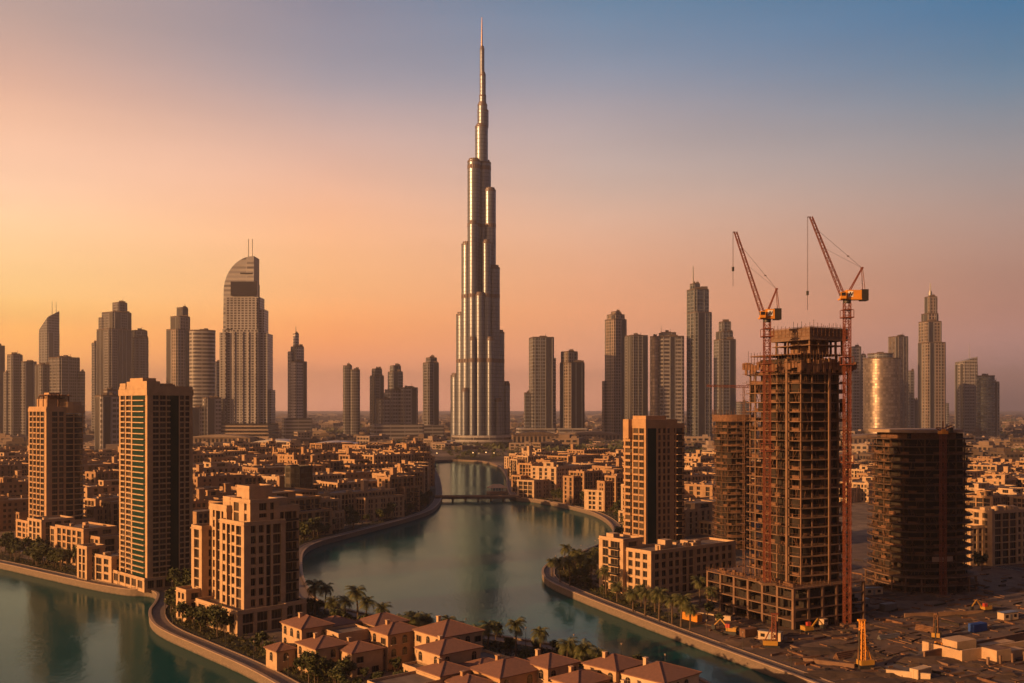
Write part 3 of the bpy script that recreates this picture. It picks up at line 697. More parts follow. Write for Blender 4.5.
# ---- villas
_m = MB(); _m.box(-.95, .95, -.3, .04, -.16, -.01, 0); SILL = _m.mesh('sill', [STONE3])
RW = random.Random(4)
def villa(px, py, th, label, vols, mat=STONE, arches=True):
    vols = [(a*1.38, b_*1.38, c2*1.3, d2*1.3, h2*1.08, r2*1.0) for a, b_, c2, d2, h2, r2 in vols]
    c_ = G(px, py); rt = empty('villa', (c_[0], c_[1], 0), th, label, 'villa', 'stone villas with tiled hip roofs on the point')
    wall = MB(); wins = []
    for i, (x0, x1, y0, y1, h, rh) in enumerate(vols):
        wall.box(x0, x1, y0, y1, 0, h-.25 if rh else h, 0)
        if rh:
            rm = MB(); rm.hip(x0, x1, y0, y1, h, rh, 0, .55); rm.build('roof', TILE, rt)
        else:
            wall.box(x0-.2, x1+.2, y0-.2, y0, h-.2, h+.7, 0); wall.box(x0-.2, x0, y0, y1, h-.2, h+.7, 0); wall.box(x1, x1+.2, y0, y1, h-.2, h+.7, 0); wall.box(x0-.2, x1+.2, y1, y1+.2, h-.2, h+.7, 0)
            rm = MB(); rm.box(x0, x1, y0, y1, h+.004, h+.08, 0); rm.build('terrace', ROOFTOP, rt)
        if rh: # eave moulding
            wall.box(x0-.18, x1+.18, y0-.18, y1+.18, h-.7, h-.26, 0)
        zs = [h-3.0] if h < 5.6 else [h-3.0, h-6.3]
        for z in zs:
            if z < .2: z = .3
            n = max(1, int((x1-x0)/3.3))
            for k in range(n): wins.append(((x0, y0, 0), (k+.5)*(x1-x0)/n, z))
            n = max(1, int((y1-y0)/3.3))
            for k in range(n): wins.append(((x0, y1, -pi/2), (k+.5)*(y1-y0)/n, z))
    ch = MB()
    for (x0, x1, y0, y1, h, rh) in vols[:2]:
        if rh: cx_, cy_ = x0+(x1-x0)*RW.uniform(.25, .4), y0+(y1-y0)*RW.uniform(.55, .75); ch.box(cx_, cx_+.9, cy_, cy_+.9, h, h+rh+.5, 0); ch.box(cx_-.1, cx_+1, cy_-.1, cy_+1, h+rh+.5, h+rh+.7, 0)
    ch.build('chimney', mat, rt)
    wall.build('wall', mat, rt)
    for fr, u, z in wins:
        ww = 1.5
        me, mb = win_mesh(ww, 2.2, WIN, True)
        x, y = fr[0]+cos(fr[2])*u, fr[1]+sin(fr[2])*u
        skip = RW.random() < .2; wide = RW.random() < .22
        if wide: me, mb = win_mesh(2.2, 1.7, WIN, False)
        for (x0, x1, y0, y1, h, rh) in vols:
            nx, ny = sin(fr[2]), -cos(fr[2])
            if x0-.1 < x+nx*.3 < x1+.1 and y0-.1 < y+ny*.3 < y1+.1 and z < h: skip = True
        if skip: continue
        o = bpy.data.objects.new('window', me); COL.objects.link(o); o.parent = rt; o.location = (x+sin(fr[2])*.08, y-cos(fr[2])*.08, z); o.rotation_euler = (0, 0, fr[2])
        s_ = bpy.data.objects.new('sill', SILL); COL.objects.link(s_); s_.parent = o; s_.location = (0, 0, 0)
    return rt
def vpos(px, ye, h): # front corner from its eave pixel
    y = (CAMZ-h)*F/(ye-HORIZON); return px, HORIZON+CAMZ*F/y
T0 = rz(40)
villa(*vpos(316, 651, 7), T0, 'villa nearest the stepped block, with red hip roofs around a pale terrace', [(0, 7.5, 0, 8, 7.0, 2.0), (1, 8, 8.1, 17, 10.2, 2.2), (8.1, 14, 2, 10, 6.2, 1.8), (-4, 0, 9, 14, 5.2, 1.4), (8.2, 15, 10.2, 17, 9, 1.8)])
villa(*vpos(352, 655, 6), T0, 'villa with flat terrace wing, second from the stepped block', [(0, 7, 0, 7, 6.0, 1.8), (7.2, 13, 1, 8, 4.2, 0), (1, 8, 7.2, 13, 8.6, 0)])
villa(*vpos(388, 638, 9), T0, 'square villa with arched upper windows and hip roof behind the terraces', [(0, 8, 0, 7, 9.2, 2.0), (8.1, 13.5, 1, 6, 6.0, 0), (3, 11, 10, 17, 9.0, 2.2)], STONE2)
villa(*vpos(440, 658, 8.4), T0, 'largest villa with two joined hip roofs and tall slit windows, bottom centre', [(0, 9.5, 0, 8, 8.6, 2.2), (6, 16, 8.1, 18, 9.8, 2.8), (-3, 0, -3, 8, 4.6, 0), (9.6, 15, -2, 6, 4.8, 0), (-3, 8, -8, -3, 3.2, 0)])
villa(*vpos(500, 679, 6.8), T0, 'low villa with broad spreading roof right of the largest villa', [(0, 11, 0, 9, 6.6, 2.4), (-6, 0, 2, 9, 5.2, 1.6), (2, 9, 9.1, 15, 5.6, 1.6)], STONE4)
villa(*vpos(548, 671, 7.5), T0, 'narrow villa with a single hip roof beside the shore palms', [(0, 7.5, 0, 7.5, 7.6, 2.0), (0, 6, -7, 0, 4.0, 0)])
villa(*vpos(578, 688, 5.8), T0, 'lowest villa roof tucked between two taller villas at the bottom edge', [(0, 8, 0, 7, 5.8, 2.0)], STONE2)
villa(*vpos(616, 674, 7.6), rz(44), 'square pyramid roofed villa on the shore, second from the right end of the row', [(0, 8, 0, 8, 7.8, 2.2), (-6, 0, 0, 7, 4.6, 0)])
villa(*vpos(664, 686, 7.0), rz(44), 'villa at the right end of the shore row, mostly below the frame', [(0, 10, 0, 10, 7.2, 2.5), (-6, 0, 1, 8, 5, 1.6)], STONE3)
villa(*vpos(392, 690, 6), T0, 'flat roofed villa wing among shrubs at the bottom edge', [(0, 10, 0, 8, 5.0, 0), (10.1, 17, 0, 7, 6.4, 1.9)])

# ---- old town blocks in rows
FR = ['p.8 v2.6 p.5 v2.6 p.8 w1.8 p.9 w1.8 p.8', 'p.8 v3 p.5 v3 p.5 v3 p.8', 'p.8 v2.4 p.5 w2.4 p.5 v2.4 p1.2', 'p.9 w2 p.9 w2 p1 D1.8 p1', 'p1 a3 a3 p.6 a3 p1', 'p.8 B3.6 p.8 w2 p.8 B3.6 p.8', 'p2 w1.6 p.6 w1.6 p2 w1.6 p1.2', 'p1 w1.8 p3 v2.2 p1', 'p2.5 a3 p.5 a3 p1']
def rep(spec, w):
    n = max(1, round(w/11)); return C(' '.join([spec]*n))
def town_block(p, th, w, d, zt, label, group, rnd, parts):
    mat = rnd.choice(TOWN); b = Bld('town_block', label, 'apartment block', p, th, mat, group=group, wincap=70, parts=parts, glassm=WIN)
    fh = 3.3; nf = max(2, int(zt/fh)); f1, f2 = rnd.choice(FR), rnd.choice(FR)
    kinds = rnd.random()
    dpt = .8
    b.vol(0, w, 0, d, 0, nf, fh, rep(f1, w), rep(f2, d), d=dpt, parapet=1.1)
    zr = nf*fh+.35
    # stepped wings, stair head, wind tower
    if kinds < .7:
        n2 = max(2, nf-rnd.choice((1, 2, 2))); w2 = w*rnd.uniform(.4, .6)
        b.vol(w-w2, w-.6, -d*.42, -.6, 0, n2, fh, rep(rnd.choice(FR), w2), rep(rnd.choice(FR), d*.4), d=dpt)
    if kinds > .35:
        n3 = max(2, nf-rnd.choice((1, 3))); w3 = w*.35
        b.vol(-w3-.6, -.6, d*.3, d*.95, 0, n3, fh, rep(rnd.choice(FR), w3), rep(rnd.choice(FR), d*.6), d=dpt)
    x = rnd.uniform(1, w*.5); y = rnd.uniform(0, d*.4)
    if rnd.random() < .4: b.vol(x, x+w*.32, y, y+d*.4, zr, 1, 3.2, C('p1 w1.5 p1'), C('p1 w1.5 p1'), d=.3, parapet=.5)
    if rnd.random() < .3:
        x = rnd.uniform(0, w-5); y = rnd.uniform(d*.3, d-5); b.wall.box(x, x+3.6, y, y+3.6, zr, zr+6.5, 0); b.wall.box(x-.3, x+3.9, y-.3, y+3.9, zr+6.5, zr+7.0, 0)
    b.roofbits(1, w-1, 1, d-1, zr, rnd, 9)
    return b.done()
HERO_ZONES = [(-30, 200, 543, 620), (160, 330, 545, 700), (600, 745, 540, 620), (700, 1100, 560, 700), (860, 980, 505, 620), (118, 190, 520, 600), (20, 90, 505, 560), (712, 865, 500, 640)]
p = G(992, 566); b = Bld('apartment_block', 'large beige block with grid of square windows at the right edge beside the site', 'apartment block', p, rz(24), STONE, wincap=100)
b.vol(0, 26, 0, 16, 0, 7, 3.4, C('p.8 v3 p.5 v3 p.5 v3 p.8 w1.6 p.8 w1.6 p.8 w1.6 p.8'), C('p1 w1.5 p1 w1.5 p1 w1.5 p1'), d=.7)
b.vol(26.8, 50, 2, 18, 0, 6, 3.4, C('p.8 w2 p.8 w2 p.8 w2 p.8 w2 p.8'), C('p1 w1.5 p1 w1.5 p1'), d=.6)
b.vol(-9, -.8, 4, 15, 0, 5, 3.4, C('p1 w1.6 p1 w1.6 p1'), C('p1 w1.5 p1 w1.5 p1 w1.5 p1'), d=.6)
b.roofbits(1, 24, 1, 14, 24.2, RND, 10); b.done()
OCC = []
def town_zone(where, px0, px1, Y0, Y1, step, zf, near, rnd, group):
    Yr = Y0; n = 0
    while Yr < Y1:
        placed = []; cand = list(range(px0, px1, 4)); rnd.shuffle(cand)
        for size in ((40, 58), (28, 38), (18, 25)):
            for px in cand:
                Yq = Yr+rnd.uniform(-.22, .22)*step; p = (XP(px, Yq), Yq); w = rnd.uniform(*size); d = min(24, w*rnd.uniform(.5, .75)); th = rz(rnd.choice((34, 40, 46, 52)))
                ce = [(p[0]+cos(th)*u-sin(th)*v, p[1]+sin(th)*u+cos(th)*v) for u, v in ((0, 0), (w, 0), (0, d), (w, d), (w/2, d/2), (-w*.36, d*.6), (w*.7, -d*.42), (w, -d*.42), (w*.5, -d*.42))]
                if not all(on_land(q, 6.5) for q in ce): continue
                pyj = HORIZON+CAMZ*F/Yq
                if any(a < px < b_ and c_ < pyj < d_ for a, b_, c_, d_ in HERO_ZONES): continue
                cx, cy_ = ce[4]
                if any(math.hypot(cx-a, cy_-b_) < (w+r_)*.42 for a, b_, r_ in OCC): continue
                OCC.append((cx, cy_, w)); placed.append((px, p, th, w, d, rnd.uniform(*zf(Yq))))
        placed.sort()
        rowname = 'front row %s' % where if n == 0 else '%s row back %s' % (ORD[n], where)
        for i, (px, p, th, w, d, zt) in enumerate(placed):
            pos = 'leftmost' if i == 0 else ORD[i]+' from left'
            town_block(p, th, w, d, zt, 'stone block, %s in the %s' % (pos, rowname), group, random.Random(int(px*13+p[1]*7)), p[1] < near)
        n += 1 if placed else 0; Yr += step
HERO_ZONES += [(970, 1100, 520, 600), (696, 772, 528, 572), (278, 322, 508, 530)]
R1 = random.Random(11)
zA = lambda y: (17, 22) if y < 640 else (20, 28) if y < 850 else (22, 33) if y < 1150 else (14, 27)
zD = lambda y: (10, 18) if y < 800 else (9, 20)
town_zone('left of the lagoon', 170, 446, 540, 1260, 47, zA, 760, R1, 'stone town blocks left of the lagoon')
town_zone('at the left edge', -44, 178, 585, 1150, 56, lambda y: (16, 27), 700, R1, 'stone town blocks at the left edge')
town_zone('right of the lagoon', 512, 722, 560, 1200, 48, lambda y: (13, 17) if y < 650 else (18, 27) if y < 1000 else (12, 24), 830, R1, 'stone town blocks right of the lagoon')
town_zone('at the right edge', 985, 1066, 455, 560, 50, lambda y: (14, 17), 700, R1, 'stone blocks at the right edge')
town_zone('beyond the site', 740, 1066, 590, 1080, 60, zD, 690, R1, 'stone town blocks beyond the building site')
# the dark glazed block in the left town
p = G(300, 520); b = Bld('office_block', 'dark glass fronted block among the sand coloured houses left of the lagoon', 'office block', p, rz(58), DARKMETAL, glassm=DARKGLASS)
b.vol(0, 11, 0, 13, 0, 10, 3.3, C('p.4 v2 p.3 v2 p.3 v2 p.4'), C('p.4 v2 p.3 v2 p.3 v2 p.4'), d=.25, parapet=1.2); b.done()

# ------------------------------------------------------------------ distant towers
def foot(cx, cy, W, phi, ratio=1.0, n=4, pw=1.0):
    """footprint whose outline seen from the camera is W wide; phi turns its left face towards us"""
    a0 = atan2(cx, cy); ph = phi
    if n == 4:
        bb = W/(cos(ph)+ratio*sin(ph)); aa = bb*ratio; pts = [(-bb/2, -aa/2), (bb/2, -aa/2), (bb/2, aa/2), (-bb/2, aa/2)]
        c_ = min(bb, aa)*.06
        pts = [(-bb/2+c_, -aa/2), (bb/2-c_, -aa/2), (bb/2-c_, -aa/2+c_), (bb/2, -aa/2+c_), (bb/2, aa/2), (-bb/2, aa/2), (-bb/2, -aa/2+c_), (-bb/2+c_, -aa/2+c_)]
    else:
        pts = []
        for k in range(n):
            t = 2*pi*k/n; x, y = cos(t), sin(t)
            if pw != 1: x = math.copysign(abs(x)**pw, x); y = math.copysign(abs(y)**pw, y)
            pts.append((x*W/2, y*W/2*ratio))
    r_ = (ph if n == 4 else 0)-a0
    return [(cx+x*cos(r_)-y*sin(r_), cy+x*sin(r_)+y*cos(r_)) for x, y in pts]
def tower(name, label, Yd, tiers, mat, phi=25, spires=(), fins=0, cat='skyscraper', group=None, podium=None, mech=None):
    """tiers: (px0, px1, ytop, kind, [mat], [slope px]) each standing on the ground beside or inside the others"""
    xm = (tiers[0][0]+tiers[0][1])/2; ox = XP(xm, Yd)
    rt = empty(name, (ox, Yd, 0), 0, label, cat, group)
    ph = rz(phi)
    for i, t in enumerate(tiers):
        px0, px1, yt = t[:3]; kd = t[3] if len(t) > 3 else 'box'; mt = t[4] if len(t) > 4 and t[4] else mat
        dz = t[5] if len(t) > 5 else 0
        cx = XP((px0+px1)/2, Yd); W = (px1-px0)/F*Yd; z = CAMZ+(HORIZON-yt)/F*Yd
        Yc = Yd+dz+(i*1.3 if kd != 'cyl' else 0)
        cx = XP((px0+px1)/2, Yc); mb = MB(); rm = MB()
        if kd == 'box': fp = foot(cx, Yc, W, ph)
        elif kd == 'slab': fp = foot(cx, Yc, W, rz(8), .5)
        elif kd == 'cyl': fp = foot(cx, Yc, W, 0, 1, 28)
        elif kd == 'round': fp = foot(cx, Yc, W, 0, .8, 32, .7)
        fp = [(x-ox, y-Yd) for x, y in fp]
        slope = t[6] if len(t) > 6 else None
        sm = kd in ('cyl', 'round')
        if slope:
            zl = CAMZ+(HORIZON-slope)/F*Yd; xs = [q[0] for q in fp]; x0_, x1_ = min(xs), max(xs)
            mb.prism(fp, 0, z, 0, smooth=sm, z1f=lambda x, y: zl+(z-zl)*(x-x0_)/(x1_-x0_))
        else: mb.prism(fp, 0, z, 0, smooth=sm)
        mb.build('shaft' if i == 0 else 'wing', mt, rt)
        if not slope and W > 12:
            cxm = sum(q[0] for q in fp)/len(fp); cym = sum(q[1] for q in fp)/len(fp)
            sc_ = lambda k: [(cxm+(x-cxm)*k, cym+(y-cym)*k) for x, y in fp]
            rr_ = random.Random(int(px0*31+yt*7)); rm.prism(sc_(1.012), z-1.2, z+1.2, 0)
            q_ = W*.5
            for _k in range(3):
                x_ = cxm+rr_.uniform(-.5, .25)*q_; y_ = cym+rr_.uniform(-.5, .1)*q_; rm.box(x_, x_+q_*rr_.uniform(.2, .6), y_, y_+q_*rr_.uniform(.2, .5), z+1.2, z+rr_.uniform(2.5, 6.5), 0)
            rm.bar((cxm+W*.12, cym, z-.5), (cxm+W*.12, cym, z+rr_.uniform(5, 11)), .35)
            rm.build('crown', HOUSE[2], rt)
        if kd in ('box', 'slab') and W > 16:
            rr_ = random.Random(int(px0*17+yt)); n_ = len(fp)
            for a in range(n_):
                p_, q_ = fp[a], fp[(a+1) % n_]; l = math.dist(p_, q_)
                if l < 9: continue
                an = atan2(q_[1]-p_[1], q_[0]-p_[0]); fr = (p_[0], p_[1], an); zz = z-1.5 if not slope else min(z, zl)*.97
                fm = MB(); gm_ = MB(); u = 0; k = 0
                while u < l-.5:
                    w_ = rr_.uniform(1.4, 2.6) if k % 2 == 0 else rr_.uniform(8, 17)
                    w_ = min(w_, l-u)
                    if k % 2 == 0: fm.obox(fr, u, u+w_, 0, .6, 0, zz, 0)
                    elif rr_.random() < .35: gm_.obox(fr, u, u+w_, 0, .25, 0, zz, 0)
                    u += w_; k += 1
                fm.build('pier', PIER, rt); gm_.build('glass_strip', STRIPG, rt)
    for s_ in spires:
        px, y0, y1, r_ = s_; m_ = MB(); x = XP(px, Yd)-ox
        m_.bar((x, 4, CAMZ+(HORIZON-y0)/F*Yd), (x, 4, CAMZ+(HORIZON-y1)/F*Yd), r_, 0, 8, r_*.5); m_.build('spire', STEEL, rt)
    if podium:
        px0, px1, yt = podium; m_ = MB(); z = CAMZ+(HORIZON-yt)/F*Yd
        fp = foot(XP((px0+px1)/2, Yd-10), Yd-10, (px1-px0)/F*Yd, rz(10), .6); m_.prism([(x-ox, y-Yd) for x, y in fp], 0, z, 0); m_.build('podium', T_BAND, rt)
    return rt
tower('skyscraper', 'dark slab cut off by the left edge, half hidden behind other blocks', 2500, [(-14, 4, 346)], T_BROWN)
tower('skyscraper', 'plain brown twin slab near the left edge, with uneven rooftops', 2300, [(8, 22, 355), (20, 36, 362), (4, 12, 372)], T_BROWN, fins=7)
tower('skyscraper', 'blade shaped tower with curved slanting top and two thin antennas', 2900, [(40, 59, 311, 'box', None, 0, 330), (40, 46, 338)], T_GREY, 35, [(51.5, 322, 301, 1.1), (55.5, 314, 302, 1.1)])
tower('skyscraper', 'broad brown block in front of the blade shaped tower', 2150, [(50, 79, 358), (36, 52, 365), (78, 85, 372)], T_BROWN, 30, fins=6)
tower('skyscraper', 'stepped brown tower with clustered setbacks, tallest between blade and curved hotel', 2500, [(98, 131, 330), (103, 131, 313, 'box'), (99, 108, 318), (113, 127, 303, 'box'), (92, 99, 343), (94, 100, 355)], T_BROWN, 32, [(121, 303, 300, .8)], fins=8)
tower('skyscraper', 'square topped brown tower joined to the right of the stepped cluster', 2550, [(131, 147, 331), (129, 148, 338)], T_BROWN, 20, fins=6)
tower('skyscraper', 'short pale block in front of the stepped brown cluster', 1500, [(96, 119, 396), (104, 116, 390)], T_PALE, 20, fins=5)
tower('skyscraper', 'tan tower with gold lit left edge and stepped top', 2250, [(167, 190, 330), (171, 190, 317), (177, 188, 308)], T_TAN, 38, fins=6)
tower('skyscraper', 'grey banded tower with curved front beside the gold edged tower', 2150, [(190, 215, 331, 'round', T_BAND)], T_BAND, 20)
tower('skyscraper', 'slender needle block left of the curved hotel', 2700, [(214, 221, 362)], T_GREY)
tower('skyscraper', 'low stepped grey block at the foot of the curved hotel', 1950, [(203, 221, 398), (186, 205, 408)], T_PALE, 15)
tower('skyscraper', 'slim pale tower with spire standing alone right of the curved hotel', 2400, [(289, 307, 362, 'box', T_WHITE), (291, 304, 347), (288, 297, 352, 'box', T_PALE), (293, 299, 334)], T_WHITE, 30, [(295.5, 334, 326, 1.1)], podium=(282, 312, 418))
tower('skyscraper', 'twin bladed brown tower, left of the small cluster mid skyline', 2300, [(343, 352, 366, 'round'), (350, 360, 370, 'round')], T_BROWN)
tower('skyscraper', 'narrow round shouldered tower, left in the small cluster', 2350, [(370, 384, 376), (372, 382, 369)], T_BROWN, 25)
tower('skyscraper', 'domed narrow tower rising behind the small cluster', 2500, [(388, 403, 372), (390, 401, 366), (384, 406, 393)], T_GREY, 25)
tower('skyscraper', 'wide ribbed block in front of the small cluster', 2150, [(376, 398, 399, 'box'), (398, 418, 388), (385, 405, 390)], T_PALE, 25, fins=6, podium=(370, 424, 424))
tower('skyscraper', 'lone slim tower with small rooftop crane arm left of the giant spire', 2300, [(423, 439, 363), (426, 437, 358)], T_BROWN, 30, [(432, 356, 354, .9)], podium=(416, 444, 425))
tower('skyscraper', 'plain grey slab right of the giant spire with lower wing on its left', 2250, [(529, 554, 338, 'box'), (552, 556, 358), (524, 530, 393)], T_GREY, 12, podium=(516, 556, 428))
tower('skyscraper', 'tower with gold lit left side and square cap beside the grey slab', 2250, [(560, 585, 363, 'box', T_TAN), (561, 578, 352)], T_TAN, 34, podium=(555, 588, 428))
tower('skyscraper', 'tall tan tower with flat crown, leftmost of the right hand group', 2350, [(605, 627, 320, 'box', T_TAN), (607, 625, 315, 'box', T_TAN), (611, 621, 312, 'box'), (602, 607, 381)], T_TAN, 38, fins=7)
tower('skyscraper', 'brown slab joined behind the tall tan tower', 2250, [(625, 648, 336)], T_BROWN, 25, fins=6)
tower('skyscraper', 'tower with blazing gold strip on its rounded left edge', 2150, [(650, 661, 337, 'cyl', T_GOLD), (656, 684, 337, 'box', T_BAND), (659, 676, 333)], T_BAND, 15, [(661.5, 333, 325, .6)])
tower('skyscraper', 'tall glass tower with thin mast, tallest of the right hand group', 2150, [(687, 712, 313, 'box', T_GLASSB), (687, 709, 290, 'box', T_GLASSB), (690, 700, 284, 'box')], T_GLASSB, 34, [(693.5, 286, 266, 1.6)], fins=0)
tower('skyscraper', 'narrow stepped tower between the masted glass tower and the cranes', 2350, [(714, 736, 340), (716, 733, 332), (719, 731, 322)], T_GREY, 30)
tower('skyscraper', 'short grey block low beside the cranes', 2900, [(736, 749, 402)], T_GREY)
tower('skyscraper', 'pair of slim pale slabs half hidden behind the tall crane mast', 2500, [(850, 861, 347), (858, 866, 355)], T_PALE, 25)
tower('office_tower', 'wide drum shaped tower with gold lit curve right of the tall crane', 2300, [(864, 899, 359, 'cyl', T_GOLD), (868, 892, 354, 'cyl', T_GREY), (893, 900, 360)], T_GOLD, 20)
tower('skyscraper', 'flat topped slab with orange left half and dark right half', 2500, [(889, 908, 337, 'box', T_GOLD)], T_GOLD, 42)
tower('skyscraper', 'low grey slab between the orange slab and the pinnacled tower', 2700, [(908, 914, 371), (912, 918, 400)], T_GREY)
tower('skyscraper', 'tapering pinnacled tower with needle, tallest at the right', 2300, [(919, 945, 343, 'box'), (919.5, 941, 322), (922, 938, 314), (925, 937, 297)], T_TAN, 30, [(931, 300, 291, 6.5), (931, 292, 283, 1.6)], fins=6)
tower('skyscraper', 'pale slab with a slanted roof and thin rooftop mast', 2500, [(956, 977, 357, 'box', None, 0, 362)], T_PALE, 30, [(970, 358, 344, .5)])
tower('skyscraper', 'dark blue glass block, rightmost of the skyline', 2400, [(977, 994, 376, 'round', T_GLASSB), (990, 999, 382, 'box', T_GLASSB)], T_GLASSB, 20)
tower('skyscraper', 'tiny grey block low between pinnacled tower and slanted slab', 3300, [(946, 949, 403)], T_GREY)

# curved hotel
def hotel():
    Yd = 1990; P = lambda px: XP(px, Yd); Zp = lambda y: CAMZ+(HORIZON-y)/F*Yd; ox = P(249)
    rt = empty('hotel_tower', (ox, Yd, 0), 0, 'tall pale hotel tower with quarter circle top and twin masts, left of the giant spire', 'skyscraper')
    rot = rz(14)
    def blk(px0, px1, z0, z1, d0, d1, name, mat, z1f=None):
        mb = MB(); x0, x1 = P(px0)-ox, P(px1)-ox
        pts = [(x0, d0), (x1, d0), (x1, d1), (x0, d1)]
        mb.prism(pts, z0, z1, 0, z1f=z1f); o = mb.build(name, mat, rt); o.rotation_euler = (0, 0, 0); return o
    blk(221.5, 226, 0, Zp(333), -14, 22, 'wing', T_ADDR); blk(226, 236, 0, Zp(330), -24, 26, 'wing', T_ADDR)
    blk(236, 262, 0, Zp(331), -30, 28, 'shaft', T_ADDR); blk(262, 270, 0, Zp(334), -22, 24, 'wing', T_ADDR); blk(270, 273, 0, Zp(390), -14, 20, 'wing', T_ADDR)
    blk(260, 266, Zp(334), Zp(310), -16, 20, 'wing', T_ADDR); blk(258, 262, Zp(310), Zp(298), -16, 20, 'wing', T_ADDR)
    # the sail: outline with the quarter circle, extruded
    out = [(226, 331), (261, 331), (261, 298), (257, 298), (257, 284), (256.5, 284), (256.5, 257.5)]
    for k in range(1, 13):
        t = pi/2*k/12; out.append((256.5-30*sin(t), 293-35.5*cos(t)))
    pts = [(P(a)-ox, Zp(b_)) for a, b_ in out]; n = len(pts); mb = MB()
    for d_, flip in ((-20, False), (22, True)):
        mb.add([(x, d_, z) for x, z in pts], [tuple(range(n))], 0, [[(x, z) for x, z in pts]])
    for i in range(n):
        a, b_ = pts[i], pts[(i+1) % n]; l = math.dist(a, b_)
        mb.add([(a[0], -20, a[1]), (b_[0], -20, b_[1]), (b_[0], 22, b_[1]), (a[0], 22, a[1])], [(3, 2, 1, 0)], 1, [[(0, 0), (l, 0), (l, 42), (0, 42)]])
    mb.build('curved_crown', [T_SAIL, STONE3], rt)
    m = MB(); m.box(P(234)-ox, P(260.5)-ox, -24, -20.1, Zp(297), Zp(283), 0); m.build('glazed_band', DARKGLASS, rt)
    m = MB(); m.box(P(229)-ox, P(260)-ox, -24, -20.1, Zp(331), Zp(299), 0); m.build('wing', T_ADDR, rt)
    for px in (248.3, 252.2):
        m = MB(); m.bar((P(px)-ox, 0, Zp(266)), (P(px)-ox, 0, Zp(239)), 1.0, 0, 6); m.build('mast', STEEL, rt)
    m = MB(); m.box(P(243)-ox, P(255)-ox, -20.9, -20.05, Zp(275.5), Zp(274), 0); m.build('sign', BLACK, rt)
    for px in (229, 238, 246, 252, 259):
        m = MB(); m.box(P(px)-ox, P(px+1.2)-ox, -32, -20, 0, Zp(333), 0); m.build('pier', T_PALE, rt)
    m = MB(); fp = [(-62, -40), (52, -46), (56, 30), (-62, 30)]
    for k in range(6): m.prism([(x*(1-.012*k), y) for x, y in fp], k*7, k*7+3.0, 0); m.prism([(x*.93, y*.9) for x, y in fp], k*7+3, k*7+7, 1)
    m.build('podium', [HOUSE[1], DARKGLASS], rt)
hotel()

# the giant spire
def spire_tower():
    Yd = 1935; P = lambda px: XP(px, Yd); Zp = lambda y: CAMZ+(HORIZON-y)/F*Yd; ox = P(481.5)
    rt = empty('spire_tower', (ox, Yd, 0), 0, 'giant silver skyscraper of stepped round tubes tapering to a needle, centre of the skyline', 'skyscraper')
    def tube(px0, px1, yt, dy, y0=None, name='tube'):
        r = (px1-px0)/2/F*Yd; cx = P((px0+px1)/2)-ox; mb = MB(); n = 40
        # scalloped wall: shallow vertical flutes
        pts = [(cx+(r*(1 if k % 2 else .965))*cos(2*pi*k/n), dy+(r*(1 if k % 2 else .965))*sin(2*pi*k/n)) for k in range(n)]
        z0 = 0 if y0 is None else Zp(y0); z1 = Zp(yt)
        mb.prism(pts, z0, z1, 0, smooth=True)
        rr = [(cx+(x-cx)*.8, dy+(y-dy)*.8) for x, y in pts]; mb.prism(rr, z1, z1+4, 1)
        rg_ = [(cx+(x-cx)*1.015, dy+(y-dy)*1.015) for x, y in pts]
        mb.prism(rg_, z1-3.5, z1-.4, 1)
        bands = [226, 297, 361, 168]
        for yb in bands:
            if yb > yt+4 and (y0 is None or yb < y0): mb.prism(rg_, Zp(yb)-3.6, Zp(yb)+3.6, 1)
        mb.build(name, [T_STEEL, T_MECH], rt)
    for a in [(450, 462, 375, 14), (456, 469, 314, 4), (461.5, 474.5, 244.5, -6), (503, 510, 383, 16), (492, 504.5, 332, 2), (488, 500, 268, -8), (484, 496, 190, 0), (467.5, 481, 161.5, -4), (478, 491, 161.5, 8),
              (469, 478, 225, -22), (476, 485, 296, -30), (483, 491, 244, -24), (470, 477, 340, -34), (487, 494, 340, -32), (462, 470, 390, -24), (495, 502, 400, -22)]: tube(*a)
    for a in [(475, 488, 126, 2, 162), (477.3, 488.6, 110, 4, 127), (477.5, 487.3, 104, 2, 127), (479.2, 486.2, 95, 2, 105), (479.6, 485.8, 74, 2, 96), (479.8, 484.4, 48, 2, 75)]: tube(*a, name='upper_tube')
    m = MB(); m.bar((P(481.8)-ox, 2, Zp(49)), (P(481.9)-ox, 2, Zp(17)), 2.0, 0, 10, .7); m.build('needle', simple('bronze_needle', (.45, .30, .22), .4, .6), rt)
    m = MB(); m.prism([(70*cos(2*pi*k/30), 60*sin(2*pi*k/30)) for k in range(30)], 0, 9, 0); m.prism([(58*cos(2*pi*k/30), 50*sin(2*pi*k/30)) for k in range(30)], 9, 20, 0); m.build('podium', T_BAND, rt)
spire_tower()

